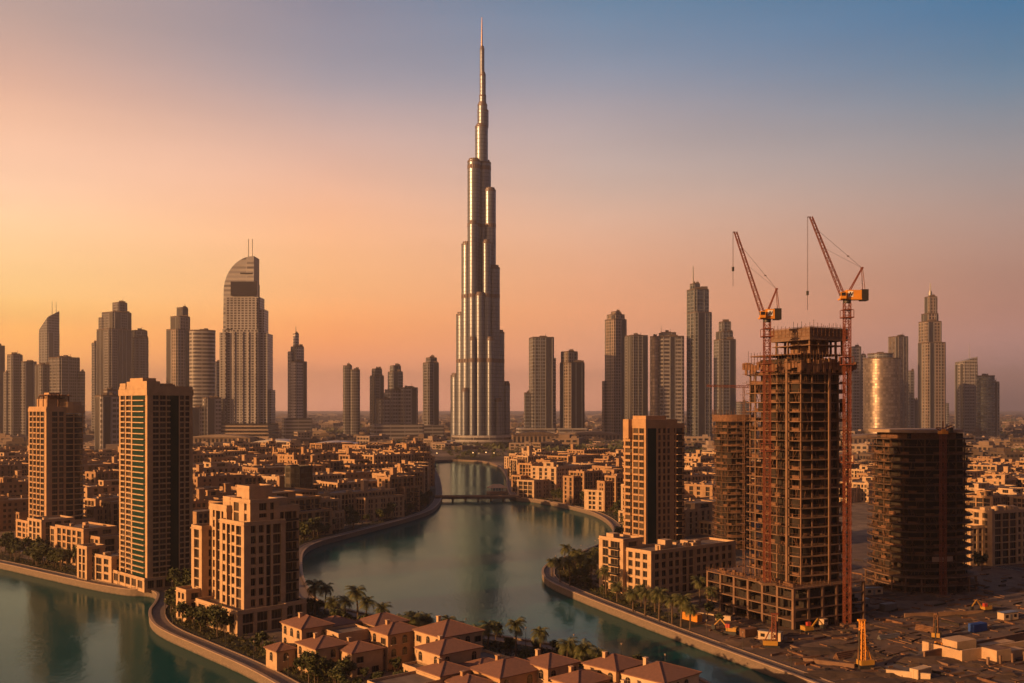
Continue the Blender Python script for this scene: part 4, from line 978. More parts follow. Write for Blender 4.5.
# ------------------------------------------------------------------ construction site
def slab_stack(rt, poly_fn, z0, nf, fh, cols, core, thick=.28, jitter=0, net=None):
    """bare frame: each floor slab, the columns, core walls and clutter on the floors"""
    sm = MB()
    for f in range(nf+1): sm.prism(poly_fn(1.0+RND.uniform(-jitter, jitter)), z0+f*fh-thick, z0+f*fh, 0)
    sm.build('floor_slab', CONCRETE, rt) if nf <= 0 else None
    return sm
def frame_tower(name, label, loc, th, poly, z0, nf, fh, colpts, corebox, mat=None):
    CONC = mat or CONCRETE
    rt = empty(name, (loc[0], loc[1], 0), th, label, 'unfinished tower')
    cx = sum(p[0] for p in poly)/len(poly); cyy = sum(p[1] for p in poly)/len(poly)
    for f in range(nf+1):
        k = 1+RND.uniform(-.006, .006); m = MB(); m.prism([(cx+(x-cx)*k, cyy+(y-cyy)*k) for x, y in poly], z0+f*fh-.3, z0+f*fh, 0)
        n_ = len(poly)
        m.add([(cx+(x-cx)*k, cyy+(y-cyy)*k, z0+f*fh-.3) for x, y in poly], [tuple(range(n_))[::-1]], 0)
        m.build('floor_slab', CONC, rt)
    H = nf*fh
    for x, y in colpts:
        m = MB(); m.box(x-.24, x+.24, y-.24, y+.24, z0, z0+H-.3, 0); m.build('column', CONC, rt)
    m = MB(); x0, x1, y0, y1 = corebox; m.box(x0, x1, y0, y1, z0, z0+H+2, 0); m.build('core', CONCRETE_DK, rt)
    # props, block walls, boards and netting on the floors, one mesh of clutter
    m = MB(); n_ = len(poly)
    for f in range(nf):
        z = z0+f*fh
        for i in range(n_):
            p, q = poly[i], poly[(i+1) % n_]; l = math.dist(p, q)
            if l < 2: 
                if RND.random() < .5: continue
            nn_ = max(1, int(l/2.2))
            for k in range(nn_):
                t = (k+.5)/nn_; r_ = RND.random(); x, y = p[0]+(q[0]-p[0])*t, p[1]+(q[1]-p[1])*t
                x, y = cx+(x-cx)*.9, cyy+(y-cyy)*.86
                a = atan2(q[1]-p[1], q[0]-p[0]); w = l/nn_*.5
                if r_ < .07: m.obox((x, y, a), -w, w, -.08, .08, z, z+fh-.31, 0)
                elif r_ < .34: m.obox((x, y, a), -w, w, -.08, .08, z, z+RND.uniform(.6, 1.3), 1)
                elif r_ < .75:
                    for q_ in range(3): m.bar((x+RND.uniform(-w, w)*cos(a), y+RND.uniform(-w, w)*sin(a), z), (x+RND.uniform(-w, w)*cos(a), y+RND.uniform(-w, w)*sin(a), z+fh-.3), .07, 1)
                if RND.random() < .6:
                    x2, y2 = cx+(x-cx)*.62, cyy+(y-cyy)*.62; m.obox((x2, y2, a), -w*1.5, w*1.5, -.1, .1, z, z+fh-.31, 0)
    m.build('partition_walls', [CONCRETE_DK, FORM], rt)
    # edge rails
    for f in range(nf+1):
        m = MB()
        for i in range(n_):
            p, q = poly[i], poly[(i+1) % n_]; z = z0+f*fh
            m.bar((p[0], p[1], z+1.0), (q[0], q[1], z+1.0), .045); m.bar((p[0], p[1], z), (p[0], p[1], z+1.05), .05)
        m.build('edge_rail', FORM, rt)
    return rt
def ribs(m, x0, x1, y0, y1, z0, z1, step, mi=0):
    for y in (y0, y1):
        n_ = int((x1-x0)/step)
        for k in range(n_+1): m.bar((x0+(x1-x0)*k/n_, y, z0), (x0+(x1-x0)*k/n_, y, z1+RND.uniform(-.3, 1.6)), .07, mi)
    for x in (x0, x1):
        n_ = int((y1-y0)/step)
        for k in range(n_+1): m.bar((x, y0+(y1-y0)*k/n_, z0), (x, y0+(y1-y0)*k/n_, z1+RND.uniform(-.3, 1.6)), .07, mi)
TH = rz(29)
tcorner = (XP(801, 328), 328.0)
W_, D_ = 23.5, 26.0
poly = [(0, 0), (W_*.5, -1.2), (W_, 0), (W_, D_), (W_*.5, D_+1), (0, D_), (-.9, D_*.66), (-1.1, D_*.33)]
cpts = [(x, y) for x in (1.0, 6, 12, 18, 22.6) for y in (1.0,)]+[(x, 25) for x in (1, 8, 16, 22.5)]+[(0.6, y) for y in (6, 11.5, 17, 22)]+[(22.6, y) for y in (6, 12, 18)]+[(7, 8), (16, 8), (7, 18), (16, 18)]
PH = 13.6; fhc = 3.18; nfc = 23
rt = frame_tower('unfinished_tower', 'tallest bare concrete tower under construction, between the two luffing cranes', tcorner, TH, poly, PH, nfc, fhc, cpts, (3.5, 20.8, 4.2, 22.5))
# wide pilaster strips on the near faces
for x, y, w, d_ in ((11.2, -1.5, .9, .5),):
    m = MB(); m.box(x, x+w, y, y+d_, PH, PH+nfc*fhc+2, 0); m.build('pilaster', CONCRETE, rt)
for y, w in ((4.5, .9),):
    m = MB(); m.box(-1.7, -1.2, y, y+w, PH, PH+nfc*fhc+1.5, 0); m.build('pilaster', CONCRETE, rt)
zc = PH+nfc*fhc
m = MB() # rough top storeys: formwork tables, upstand walls and rods
for k in range(18):
    x = -1.6+k*1.44; m.box(x, x+RND.uniform(.9, 1.4), -1.55+RND.uniform(-.15, .1), -1.25, zc-RND.uniform(1.6, 3.4), zc+RND.uniform(-.4, 1.3), 0)
for k in range(19):
    y = -1.2+k*1.48; m.box(-1.5+RND.uniform(-.15, .1), -1.2, y, y+RND.uniform(.9, 1.42), zc-RND.uniform(1.4, 3.4), zc+RND.uniform(-.4, 1.2), 0); m.box(24.2, 24.6, y, y+1.2, zc-RND.uniform(1.4, 3.4), zc+RND.uniform(-.4, 1.2), 0)
for z in (zc-6.1, zc-3.0, zc+.4): m.box(-1.9, 24.6, -1.9, -1.6, z, z+.12, 0); m.box(-2.0, -1.7, -1.6, 26, z, z+.12, 0)
m.box(1, 23, 1, 25, zc+3.0, zc+3.4, 0)
for k in range(30):
    x, y = RND.uniform(0, 22), RND.uniform(0, 25); m.box(x, x+RND.uniform(.4, 2.4), y, y+RND.uniform(.3, 2), zc, zc+RND.uniform(1, 3), 0)
ribs(m, .5, 23, .5, 25.5, zc, zc+3.6, 1.4); m.build('formwork', FORM, rt)
m = MB(); bx = (6.5, 22.5, 2.5, 19)
for k in range(2): m.box(bx[0]-.6, bx[1]+.6, bx[2]-.6, bx[3]+.6, zc+3.41+k*3.1+2.8, zc+3.41+k*3.1+3.1, 0)
for x in (7, 11, 15, 19, 22):
    for y in (3, 8, 13, 18.5): m.box(x-.3, x+.3, y-.3, y+.3, zc+3.4, zc+9, 0)
m.box(10, 19, 6, 15, zc+3.4, zc+9, 0)
m.build('upper_frame', CONCRETE, rt)
m = MB(); m.box(bx[0]-.9, bx[1]+.9, bx[2]-.9, bx[2]-.7, zc+8.0, zc+12.2, 0); m.box(bx[0]-.9, bx[0]-.7, bx[2]-.7, bx[3]+.9, zc+8.0, zc+12.2, 0); m.box(bx[1]+.7, bx[1]+.9, bx[2]-.7, bx[3]+.9, zc+8.0, zc+12.2, 0); m.box(bx[0]-.7, bx[1]+.7, bx[3]+.7, bx[3]+.9, zc+8, zc+12.2, 0)
m.build('netting', NETTING, rt)
m = MB(); ribs(m, bx[0]-1, bx[1]+1, bx[2]-1, bx[3]+1, zc+9.5, zc+13.2, 1.8)
for z in (9.3, 10.4, 11.5, 12.4): 
    m.bar((bx[0]-1, bx[2]-1, zc+z), (bx[1]+1, bx[2]-1, zc+z), .09); m.bar((bx[0]-1, bx[2]-1, zc+z), (bx[0]-1, bx[3]+1, zc+z), .09)
m.build('rebar', FORM, rt)
m = MB() # side scaffold hoist along the left end
for k in range(22):
    z = PH+k*3.0
    for (x, y) in ((-2.6, 24), (-1.2, 26.4)): m.bar((x, y, z), (x, y, z+3), .1)
    m.bar((-2.6, 24, z), (-1.2, 26.4, z+3), .08); m.box(-2.7, -1.2, 23.9, 26.4, z-.06, z+.04, 0)
m.build('scaffold', FORM, rt)
# podium: four open levels, part of the same frame
pc = (-6.5, -3.2); PW, PD = 33, 43
ppoly = [(pc[0], pc[1]), (pc[0]+PW, pc[1]), (pc[0]+PW, pc[1]+PD), (pc[0], pc[1]+PD)]
for f in range(1, 5):
    m = MB(); m.prism(ppoly, f*3.4-.35, f*3.4-.001, 0); m.add([(x, y, f*3.4-.35) for x, y in ppoly], [(3, 2, 1, 0)], 0); m.build('podium_slab', CONCRETE, rt)
for x in [pc[0]+.5+k*(PW-1)/5 for k in range(6)]:
    for y in [pc[1]+.5+k*(PD-1)/6 for k in range(7)]:
        if x > pc[0]+7 and pc[1]+7 < y < pc[1]+34: continue
        m = MB(); m.box(x-.45, x+.45, y-.45, y+.45, 0, 13.2, 0); m.build('column', CONCRETE, rt)
m = MB()
for f in range(4):
    for k in range(16):
        y = pc[1]+1.5+RND.uniform(0, PD-4); w = RND.uniform(1, 4); m.box(pc[0]+RND.uniform(.8, 4), pc[0]+RND.uniform(4.1, 4.6), y, y+w, f*3.4, f*3.4+RND.uniform(.9, 3.0), 0)
        x = pc[0]+1.5+RND.uniform(0, PW-5); m.box(x, x+RND.uniform(1, 3.6), pc[1]+RND.uniform(.8, 3), pc[1]+RND.uniform(3.1, 3.8), f*3.4, f*3.4+RND.uniform(.9, 3.0), 0)
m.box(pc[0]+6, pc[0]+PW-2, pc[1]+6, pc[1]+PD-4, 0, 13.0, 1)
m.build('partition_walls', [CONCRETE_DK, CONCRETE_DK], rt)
m = MB(); ribs(m, pc[0], pc[0]+PW, pc[1], pc[1]+PD, 13.6, 14.5, 1.5)
for z in (14.2, 14.7): m.bar((pc[0], pc[1], z), (pc[0]+PW, pc[1], z), .06); m.bar((pc[0], pc[1], z), (pc[0], pc[1]+PD, z), .06)
for k in range(30):
    x, y = RND.uniform(pc[0]+.5, pc[0]+4.5), RND.uniform(pc[1], pc[1]+PD-3); m.box(x, x+RND.uniform(.3, 1.5), y, y+RND.uniform(.3, 2.5), 13.6, 13.6+RND.uniform(.3, 1.4), 0)
m.build('edge_rail', FORM, rt)

# back-left unfinished tower and the wide one to the right: rounded plans
def ellipse(cx, cy, rx, ry, n=22, pw=.75, a0=0):
    out = []
    for k in range(n):
        t = 2*pi*k/n+a0; x, y = cos(t), sin(t)
        out.append((cx+rx*math.copysign(abs(x)**pw, x), cy+ry*math.copysign(abs(y)**pw, y)))
    return out
Yb = 520.0; pl = ellipse(0, 0, 9.8, 11); cp = [(x*.82, y*.82) for x, y in pl[::2]]
rt2 = frame_tower('unfinished_tower', 'slender bare concrete tower with curved slabs behind the tallest one', (XP(733, Yb), Yb), rz(10), pl, 0, 21, 3.1, cp, (-6.5, 6.5, -7, 7), CONCRETE_DIM)
m = MB(); m.prism(ellipse(0, 0, 9.9, 11.1), 65.2, 68.5, 0, top=False); m.build('formwork', FORM, rt2)
m = MB()
for x, y in pl: m.bar((x, y, 65), (x, y, 70.5+RND.random()), .12)
m.build('rebar', FORM, rt2)
Yr = 404.0; pl = ellipse(0, 0, 18.6, 17, 30, .7); cp = [(x*.84, y*.84) for x, y in pl[::3]]
rt3 = frame_tower('unfinished_tower', 'wide rounded bare concrete tower with pale roof slab, at the right', (XP(919, Yr), Yr), rz(12), pl, 0, 20, 3.0, cp, (-12, 12, -11, 11), CONCRETE_DIM)
m = MB(); pr = ellipse(-2.5, -1, 16.5, 15.5, 30, .7); m.prism(pr, 62.4, 63.6, 0); m.add([(x, y, 62.4) for x, y in pr], [tuple(range(30))[::-1]], 0); m.build('roof_slab', COPING, rt3)
m = MB()
for k in range(60):
    a = RND.uniform(0, 2*pi); r_ = RND.uniform(.3, .92); x, y = 17*r_*cos(a), 16*r_*sin(a); m.box(x, x+RND.uniform(.3, 1.6), y, y+RND.uniform(.3, 1.6), 60.0, 60+RND.uniform(.8, 2.2), 0)
m.prism(ellipse(-1, -1, 13.5, 12.5, 24), 60, 62.3, 0); m.build('formwork', FORM, rt3)
m = MB()
for f in (1, 2): pp = ellipse(1, 1, 20.5, 18.4, 30, .65); m.prism(pp, f*3.2-.3, f*3.2, 0); m.add([(x, y, f*3.2-.3) for x, y in pp], [tuple(range(30))[::-1]], 0)
m.build('podium_slab', CONCRETE, rt3)
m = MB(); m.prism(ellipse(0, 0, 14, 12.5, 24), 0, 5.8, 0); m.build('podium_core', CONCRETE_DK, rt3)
m = MB(); m.obox((0, 0, 0), -6, 3, 17.1, 17.25, 12.5, 14.5, 0); m.build('banner', COPING, rt3)
for x, y in ellipse(1, 1, 19.5, 17.4, 16, .65):
    m = MB(); m.box(x-.25, x+.25, y-.25, y+.25, 0, 6.0, 0); m.build('column', CONCRETE, rt3)

# cranes
def lattice(m, a, b, w0, w1, seg, r=.13, br=.07, mi=0, tri=False):
    """square lattice beam from a to b"""
    a = Vector(a); b = Vector(b); d = (b-a); L_ = d.length; d.normalize()
    up = Vector((0, 0, 1)) if abs(d.z) < .9 else Vector((0, 1, 0)); s1 = d.cross(up).normalized(); s2 = s1.cross(d).normalized()
    n = max(2, int(L_/seg)); rings = []
    for k in range(n+1):
        t = k/n; w = (w0+(w1-w0)*t)/2; c_ = a+d*(L_*t); rings.append([c_+s1*(w*i)+s2*(w*j) for i, j in ((-1, -1), (1, -1), (1, 1), (-1, 1))])
    for k in range(n):
        for q in range(4):
            m.bar(rings[k][q], rings[k+1][q], r, mi); 
            p0, p1 = (rings[k][q], rings[k+1][(q+1) % 4]) if k % 2 else (rings[k][(q+1) % 4], rings[k+1][q])
            m.bar(p0, p1, br, mi); m.bar(rings[k][q], rings[k][(q+1) % 4], br, mi)
def luffer(label, px, Yc, zbase, y_deck, tip, apex, hook_px, hook_y, mark):
    x = XP(px, Yc); Zp = lambda y: CAMZ+(HORIZON-y)/F*Yc; zd = Zp(y_deck)
    rt = empty('tower_crane', (x, Yc, zbase), 0, label, 'crane', 'luffing cranes on the building site')
    Q = lambda px_, y_: Vector((XP(px_, Yc)-x, 0, Zp(y_)-zbase))
    H = zd-zbase
    m = MB(); lattice(m, (0, 0, 0), (0, 0, H-1.0), 1.9, 1.9, 2.0, .2, .09); 
    m.build('mast', CRANE_R, rt)
    m = MB(); m.box(-2.3, 2.3, -2.3, 2.3, 0, .8, 0); m.build('base', CONCRETE, rt)
    for k, z in enumerate((H*.5, H*.8, H-6)): # climbing collars
        m = MB(); m.box(-1.8, 1.8, -1.8, 1.8, z, z+.35, 0); m.box(-1.6, 1.6, -1.6, 1.6, z+2.6, z+2.8, 0)
        for q in ((-1.7, -1.7), (1.7, -1.7), (-1.7, 1.7), (1.7, 1.7)): m.bar((q[0], q[1], z), (q[0], q[1], z+2.7), .12)
        m.build('collar', CRANE_R, rt)
    m = MB(); m.prism([(1.3*cos(2*pi*k/16), 1.3*sin(2*pi*k/16)) for k in range(16)], H-1, H, 0); m.build('slewing_ring', DARKMETAL, rt)
    e = 6.6 if px > 800 else 4.4
    m = MB(); m.box(-2.6, e-2.0, -1.5, 1.5, H, H+.5, 0); m.box(-.6, e-2.2, -1.35, 1.35, H+.5, H+3.2, 0); mh = m.build('machinery_house', CRANE_Y, rt)
    m = MB(); m.box(e-2.2, e, -1.6, 1.6, H-.3, H+3.4, 0); m.build('counterweight', DARKMETAL, rt)
    m = MB(); m.box(-.1, 1.6, -1.42, -1.36, H+.9, H+2.8, 0); m.bar((.15, -1.46, H+1.1), (.6, -1.46, H+2.5), .12, 1); m.bar((.6, -1.46, H+2.5), (1.0, -1.46, H+1.3), .12, 1); m.bar((1.0, -1.46, H+1.3), (1.4, -1.46, H+2.4), .12, 1)
    m.build('marking_panel', [CRANE_W, BLACK], mh)
    m = MB(); m.box(-2.9, -1.1, -2.7, -1.55, H+.2, H+2.4, 0); cb = m.build('cab', CRANE_Y, rt)
    m = MB(); m.box(-2.95, -2.91, -2.5, -1.5, H+1.1, H+2.2, 0); m.box(-2.7, -1.3, -2.75, -2.71, H+1.1, H+2.2, 0); m.build('cab_window', WIN, cb)
    foot_ = Vector((-1.2, 0, H+.8)); tp = Q(*tip); ap = Q(*apex)
    m = MB(); lattice(m, foot_, tp, 1.3, .8, 1.6, .14, .07); m.build('jib', CRANE_R, rt)
    m = MB()
    for s in (-1, 1): m.bar((-.6, s*1.1, H+.5), (ap.x, s*.5, ap.z), .2); m.bar((ap.x+.6, s*1.1, H+3.2), (ap.x, s*.5, ap.z), .13)
    m.bar((ap.x, -.8, ap.z), (ap.x, .8, ap.z), .35); m.build('a_frame', CRANE_R, rt)
    m = MB(); mid_ = foot_.lerp(tp, .86); m.bar(ap, mid_, .055); m.bar(ap, foot_.lerp(tp, .62), .04); m.bar(ap.lerp(mid_, .3)-Vector((.3, 0, 0)), ap.lerp(mid_, .3)+Vector((.3, 0, 0)), .25); m.build('luffing_rope', ROPE, rt)
    hx = XP(hook_px, Yc)-x; hz = Zp(hook_y)-zbase
    m = MB(); m.bar((hx-.08, 0, tp.z), (hx-.08, 0, hz+6), .05); m.bar((hx+.12, 0, tp.z), (hx+.12, 0, hz+6), .05); m.bar((hx, 0, hz+5), (hx, 0, hz), .09); m.bar(tp, (hx, 0, tp.z), .2); m.build('hoist_rope', ROPE, rt)
    m = MB(); m.bar((hx, 0, hz+6.3), (hx, 0, hz+4.9), .42, 0, 8); m.build('hook_block', BLACK, rt)
    return rt
luffer('taller luffing crane with raised red jib, right of the unfinished tower', 847, 330.5, 0, 300, (811, 217), (862, 268), 807.5, 310, True)
luffer('shorter luffing crane with raised jib, left of the unfinished tower roof', 767, 331, 13.6, 319, (735.5, 232), (776.5, 289), 733, 286, True)
def site_crane(label, px, Yc, ytop, jl, jr, s=1.0):
    x = XP(px, Yc); H = CAMZ+(HORIZON-ytop)/F*Yc
    rt = empty('tower_crane', (x, Yc, 0), 0, label, 'crane')
    m = MB(); lattice(m, (0, 0, 0), (0, 0, H), 1.7, 1.7, 2.0, .2, .1); m.build('mast', CRANE_R, rt)
    m = MB(); m.box(-2, 2, -2, 2, 0, .8, 0); m.build('base', CONCRETE, rt)
    m = MB(); m.box(-1.4, 1.4, -1.4, 1.4, H, H+1.2, 0); m.build('turntable', CRANE_Y, rt)
    m = MB(); m.box(-1.3, .2, -2.4, -1.45, H+.1, H+1.9, 0); m.build('cab', CRANE_Y, rt)
    if jl: m = MB(); lattice(m, (-.8, 0, H+1.8), (-jl, 0, H+1.8+s*.6), 1.0, .6, 1.5, .13, .07); m.build('jib', CRANE_R, rt)
    if jr: m = MB(); lattice(m, (.8, 0, H+1.8), (jr, 0, H+1.8+s*1.2), 1.0, 1.0, 1.5, .13, .07); m.build('counter_jib', CRANE_R, rt); m = MB(); m.box(jr-1.2, jr, -.8, .8, H+.6, H+2.4, 0); m.build('counterweight', DARKMETAL, rt)
    m = MB(); m.bar((0, 0, H+1.2), (0, 0, H+5), .25); m.build('apex', CRANE_R, rt)
    return rt
site_crane('flat jib crane poking out left from behind the tallest unfinished tower', 778, 386, 392, 27.5, 8)
site_crane('red crane mast climbing the front of the wide rounded tower', 943, 381, 434, 2.6, 3.6)

# site surface and clutter
site = [G(px, py) for px, py in ((672, 624), (715, 575), (765, 548), (870, 534), (1100, 540), (1250, 570), (1250, 800), (1000, 800), (930, 722), (840, 686), (760, 655))]
site = [p for p in site]
o = poly_mesh([site], .006).build('site_ground', MUD); tag(o, kind='structure')
Rs = random.Random(5)
m = MB()  # uneven graded earth patches and dug strips
for k in range(90):
    px, py = Rs.uniform(690, 1060), Rs.uniform(575, 690); p = G(px, py)
    if not on_land(p, 10) or not inside(p, site): continue
    n = 9; r_ = Rs.uniform(1.5, 6); h = Rs.uniform(.3, 1.3); a0 = Rs.random()*6; st = Rs.uniform(1, 2.6)
    ring = [(p[0]+r_*st*Rs.uniform(.7, 1.2)*cos(2*pi*i/n+a0), p[1]+r_*Rs.uniform(.7, 1.2)*sin(2*pi*i/n+a0), .012) for i in range(n)]
    mid_r = [(p[0]+(x-p[0])*.45, p[1]+(y-p[1])*.45, h*Rs.uniform(.6, 1)) for x, y, z in ring]
    m.add(ring+mid_r, [(i, (i+1) % n, n+(i+1) % n, n+i) for i in range(n)]+[tuple(range(n, 2*n))], 0)
tag(m.build('earth_heaps', EARTH), 'heaps of dug earth across the building site', 'earth', kind='stuff')
m = MB()
for k in range(850):
    px, py = Rs.uniform(690, 1060), Rs.uniform(560, 690); p = G(px, py)
    if not on_land(p, 8) or not inside(p, site): continue
    a = rz(Rs.choice((29, 119, 34, 20, 110)))+Rs.uniform(-.2, .2); l = Rs.uniform(.6, 7.5)**1.0
    m.obox((p[0], p[1], a), 0, l, 0, Rs.uniform(.1, .9), 0.01, Rs.uniform(.12, .7), Rs.choice((0, 0, 1, 2)))
tag(m.build('building_debris', [FORM, CONCRETE, CONCRETE_DK]), 'planks, rods and rubble strewn over the building site', 'debris', kind='stuff')
m = MB()
for k in range(60):
    px, py = Rs.uniform(700, 1050), Rs.uniform(598, 690); p = G(px, py)
    if not on_land(p, 12) or not inside(p, site): continue
    a = rz(29)+Rs.choice((0, pi/2)); m.obox((p[0], p[1], a), 0, Rs.uniform(5, 16), 0, Rs.uniform(2, 6), .01, Rs.uniform(.08, .3)+k*.0021, 0)
tag(m.build('concrete_pads', CONCRETE_DIM), kind='structure')
def site_thing(name, label, cat, px, py, a, fn, group=None):
    p = G(px, py); rt = empty(name, (p[0], p[1], .01), a, label, cat, group); fn(rt); return rt
def container(mat, l=6.1):
    def f(rt):
        m = MB(); m.box(0, l, 0, 2.4, .15, 2.6, 0)
        k = 0
        while k*.5 < l-.2: m.box(k*.5+.05, k*.5+.28, -.08, 0, .3, 2.45, 0); m.box(k*.5+.05, k*.5+.28, 2.4, 2.48, .3, 2.45, 0); k += 1
        m.box(-.05, 0, -.05, 2.45, .1, 2.65, 0); m.box(l, l+.05, -.05, 2.45, .1, 2.65, 0); m.build('body', mat, rt)
        d = MB(); d.box(-.13, -.051, .1, 1.15, .25, 2.5, 0); d.box(-.13, -.051, 1.25, 2.3, .25, 2.5, 0); d.build('door', mat, rt)
    return f
def excavator(rt):
    for s in (-1.1, 1.1):
        m = MB(); pts = [(-1.8, 0), (1.8, 0), (2.2, .5), (1.8, .95), (-1.8, .95), (-2.2, .5)]
        n = len(pts); m.add([(x, s-.3, z) for x, z in pts]+[(x, s+.3, z) for x, z in pts], [tuple(range(n)), tuple(range(n, 2*n))[::-1]]+[(i, i+n, (i+1) % n+n, (i+1) % n) for i in range(n)], 0); m.build('track', BLACK, rt)
    m = MB(); m.box(-2.0, 1.3, -1.3, 1.3, 1.05, 2.1, 0); m.box(-2.1, -.9, -1.2, 1.2, 2.1, 2.4, 0); m.build('body', YELLOW, rt)
    m = MB(); m.box(.1, 1.5, .35, 1.3, 2.1, 3.3, 0); m.build('cab', RED, rt)
    m = MB(); m.bar((1.2, -.3, 1.9), (3.6, -.3, 4.4), .28); m.bar((3.6, -.3, 4.4), (5.6, -.3, 2.2), .22); m.build('boom', YELLOW, rt)
    m = MB(); m.prism([(5.2, -.8), (6.2, -.8), (6.4, .2), (5.2, .2)], 1.0, 2.3, 0); m.build('bucket', BLACK, rt)
def rig(h, mat=CRANE_Y):
    def f(rt):
        m = MB(); lattice(m, (0, 0, 1.6), (0, 0, h), 1.4, 1.0, 1.4, .16, .1); m.build('mast', mat, rt)
        m = MB(); m.box(-1, 3.2, -1.2, 1.2, .95, 2.3, 0); m.build('body', YELLOW, rt)
        for s in (-1.2, 1.2): m = MB(); m.box(-1.6, 2.8, s-.3, s+.3, 0, .9, 0); m.build('track', BLACK, rt)
        m = MB(); m.bar((2.6, .4, 2.3), (.3, .2, h*.72), .14); m.bar((2.6, -.4, 2.3), (.3, -.2, h*.72), .14); m.build('stay', mat, rt)
        m = MB(); m.bar((-.9, 0, .1), (-.9, 0, h*.8), .25, 0, 8); m.build('auger', DARKMETAL, rt)
        m = MB(); m.box(-1.2, .9, -.5, .5, h, h+.5, 0); m.build('mast_head', mat, rt)
    return f
def rwall(l, h, t=.6, mat=CONCRETE):
    def f(rt):
        m = MB(); m.box(0, l, 0, t, 0, h, 0); m.build('wall', mat, rt)
        m = MB(); m.box(-.05, l+.05, -.08, t+.08, h, h+.15, 0); m.build('coping', mat, rt)
    return f
site_thing('piling_rig', 'orange piling rig with lattice mast near the site centre', 'piling rig', 862, 668, rz(15), rig(13), 'piling rigs')
site_thing('piling_rig', 'rusty piling rig in front of the unfinished tower podium', 'piling rig', 774, 648, rz(170), rig(10, CRANE_R), 'piling rigs')
site_thing('piling_rig', 'small piling rig standing beside the blue covered stack', 'piling rig', 936, 640, rz(60), rig(8, FORM), 'piling rigs')
site_thing('excavator', 'excavator with red cab beside the quay path', 'excavator', 731, 634, rz(150), excavator, 'excavators')
site_thing('excavator', 'excavator beside the tall podium corner', 'excavator', 808, 633, rz(20), excavator, 'excavators')
site_thing('excavator', 'excavator working near the right edge of the site', 'excavator', 985, 612, rz(200), excavator, 'excavators')
site_thing('shipping_container', 'blue covered stack lying on the site', 'container', 975, 633, rz(29), container(BLUE, 6), 'site containers')
site_thing('shipping_container', 'sand coloured container near the bottom of the site', 'container', 918, 680, rz(35), container(STONE3, 6), 'site containers')
site_thing('shipping_container', 'orange container beside the quay in front of the podium', 'container', 702, 622, rz(125), container(CRANE_Y, 7), 'site containers')
site_thing('shipping_container', 'brown container between the podium and the rusty rig', 'container', 745, 638, rz(29), container(FORM, 5), 'site containers')
site_thing('shipping_container', 'dark grey container under the wide rounded tower', 'container', 885, 612, rz(29), container(STEEL, 6), 'site containers')
def foundation(rt):
    m = MB(); m.box(0, 30, 0, .6, 0, 3.2, 0); m.box(0, .6, .6, 14, 0, 3.0, 0); m.box(8, 14, -5, 0, 0, 3.4, 0); m.box(14.2, 22, -3.4, 0, 0, 2.2, 0); m.box(16, 30, 6, 12, 0, 1.6, 0); m.box(4, 12, 5, 11, 0, 4.2, 0)
    m.build('wall', STONE, rt)
    m = MB(); m.box(8.3, 13.7, -4.7, -.3, 3.41, 3.5, 0); m.build('slab', CONCRETE, rt)
    for k in range(5): m = MB(); m.box(2+k*5, 2.6+k*5, -7, -6.4, 0, 2.6, 0); m.build('column', CONCRETE, rt)
site_thing('foundation_walls', 'pale half built foundation walls in the bottom right corner', 'foundation', 962, 662, rz(26), foundation)
site_thing('low_wall', 'long concrete wall across the middle of the site', 'wall', 925, 660, rz(31), rwall(48, 2.2), 'loose site walls')
site_thing('low_wall', 'short pale wall in front of the sand container', 'wall', 886, 676, rz(-24), rwall(11, 1.6, mat=STONE3), 'loose site walls')
site_thing('low_wall', 'short concrete wall close to the quay in front of the tallest unfinished tower', 'wall', 803, 662, rz(-30), rwall(14, 1.0), 'loose site walls')
site_thing('low_wall', 'pale wall along the quay beside the red excavator', 'wall', 697, 618, rz(-32), rwall(12, 1.8, mat=STONE3), 'loose site walls')
site_thing('low_wall', 'low wall beside the mast of the wide rounded tower', 'wall', 905, 618, rz(10), rwall(30, 1.4), 'loose site walls')
def truck(mat):
    def f(rt):
        m = MB(); m.box(-1.2, 1.2, 0, 2.2, .9, 2.9, 0); m.build('cab', mat, rt)
        m = MB(); m.box(-1.0, 1.0, -.04, 0, 1.9, 2.6, 0); m.build('windscreen', WIN, rt)
        m = MB(); m.box(-1.1, 1.1, 2.3, 8.2, .8, 1.1, 0); m.build('chassis', DARKMETAL, rt)
        m = MB(); m.box(-1.25, 1.25, 2.5, 8.3, 1.11, 1.3, 0); m.box(-1.25, -1.1, 2.5, 8.3, 1.3, 2.5, 0); m.box(1.1, 1.25, 2.5, 8.3, 1.3, 2.5, 0); m.box(-1.1, 1.1, 2.5, 2.65, 1.3, 2.8, 0); m.box(-1.0, 1.0, 2.8, 8.0, 1.3, 2.2, 1); m.build('tipper_body', [mat, EARTH], rt)
        for x in (-1.05, 1.05):
            for y in (1.1, 5.4, 6.9): m = MB(); m.bar((x-.18, y, .5), (x+.18, y, .5), .5, 0, 12); m.build('wheel', BLACK, rt)
    return f
def cabin(mat):
    def f(rt):
        m = MB(); m.box(0, 7, 0, 2.6, .25, 2.8, 0); m.build('body', mat, rt)
        m = MB(); m.box(-.15, 7.15, -.15, 2.75, 2.81, 2.98, 0); m.build('roof', STEEL, rt)
        for x in (.8, 4.8): m = MB(); m.box(x, x+1.3, -.05, 0, 1.2, 2.2, 0); m.build('window', WIN, rt)
        m = MB(); m.box(3, 3.9, -.05, 0, .3, 2.3, 0); m.build('door', STEEL, rt)
        for x in (.5, 6.2): m = MB(); m.box(x, x+.3, .2, 2.4, 0, .249, 0); m.build('foot', CONCRETE_DK, rt)
    return f
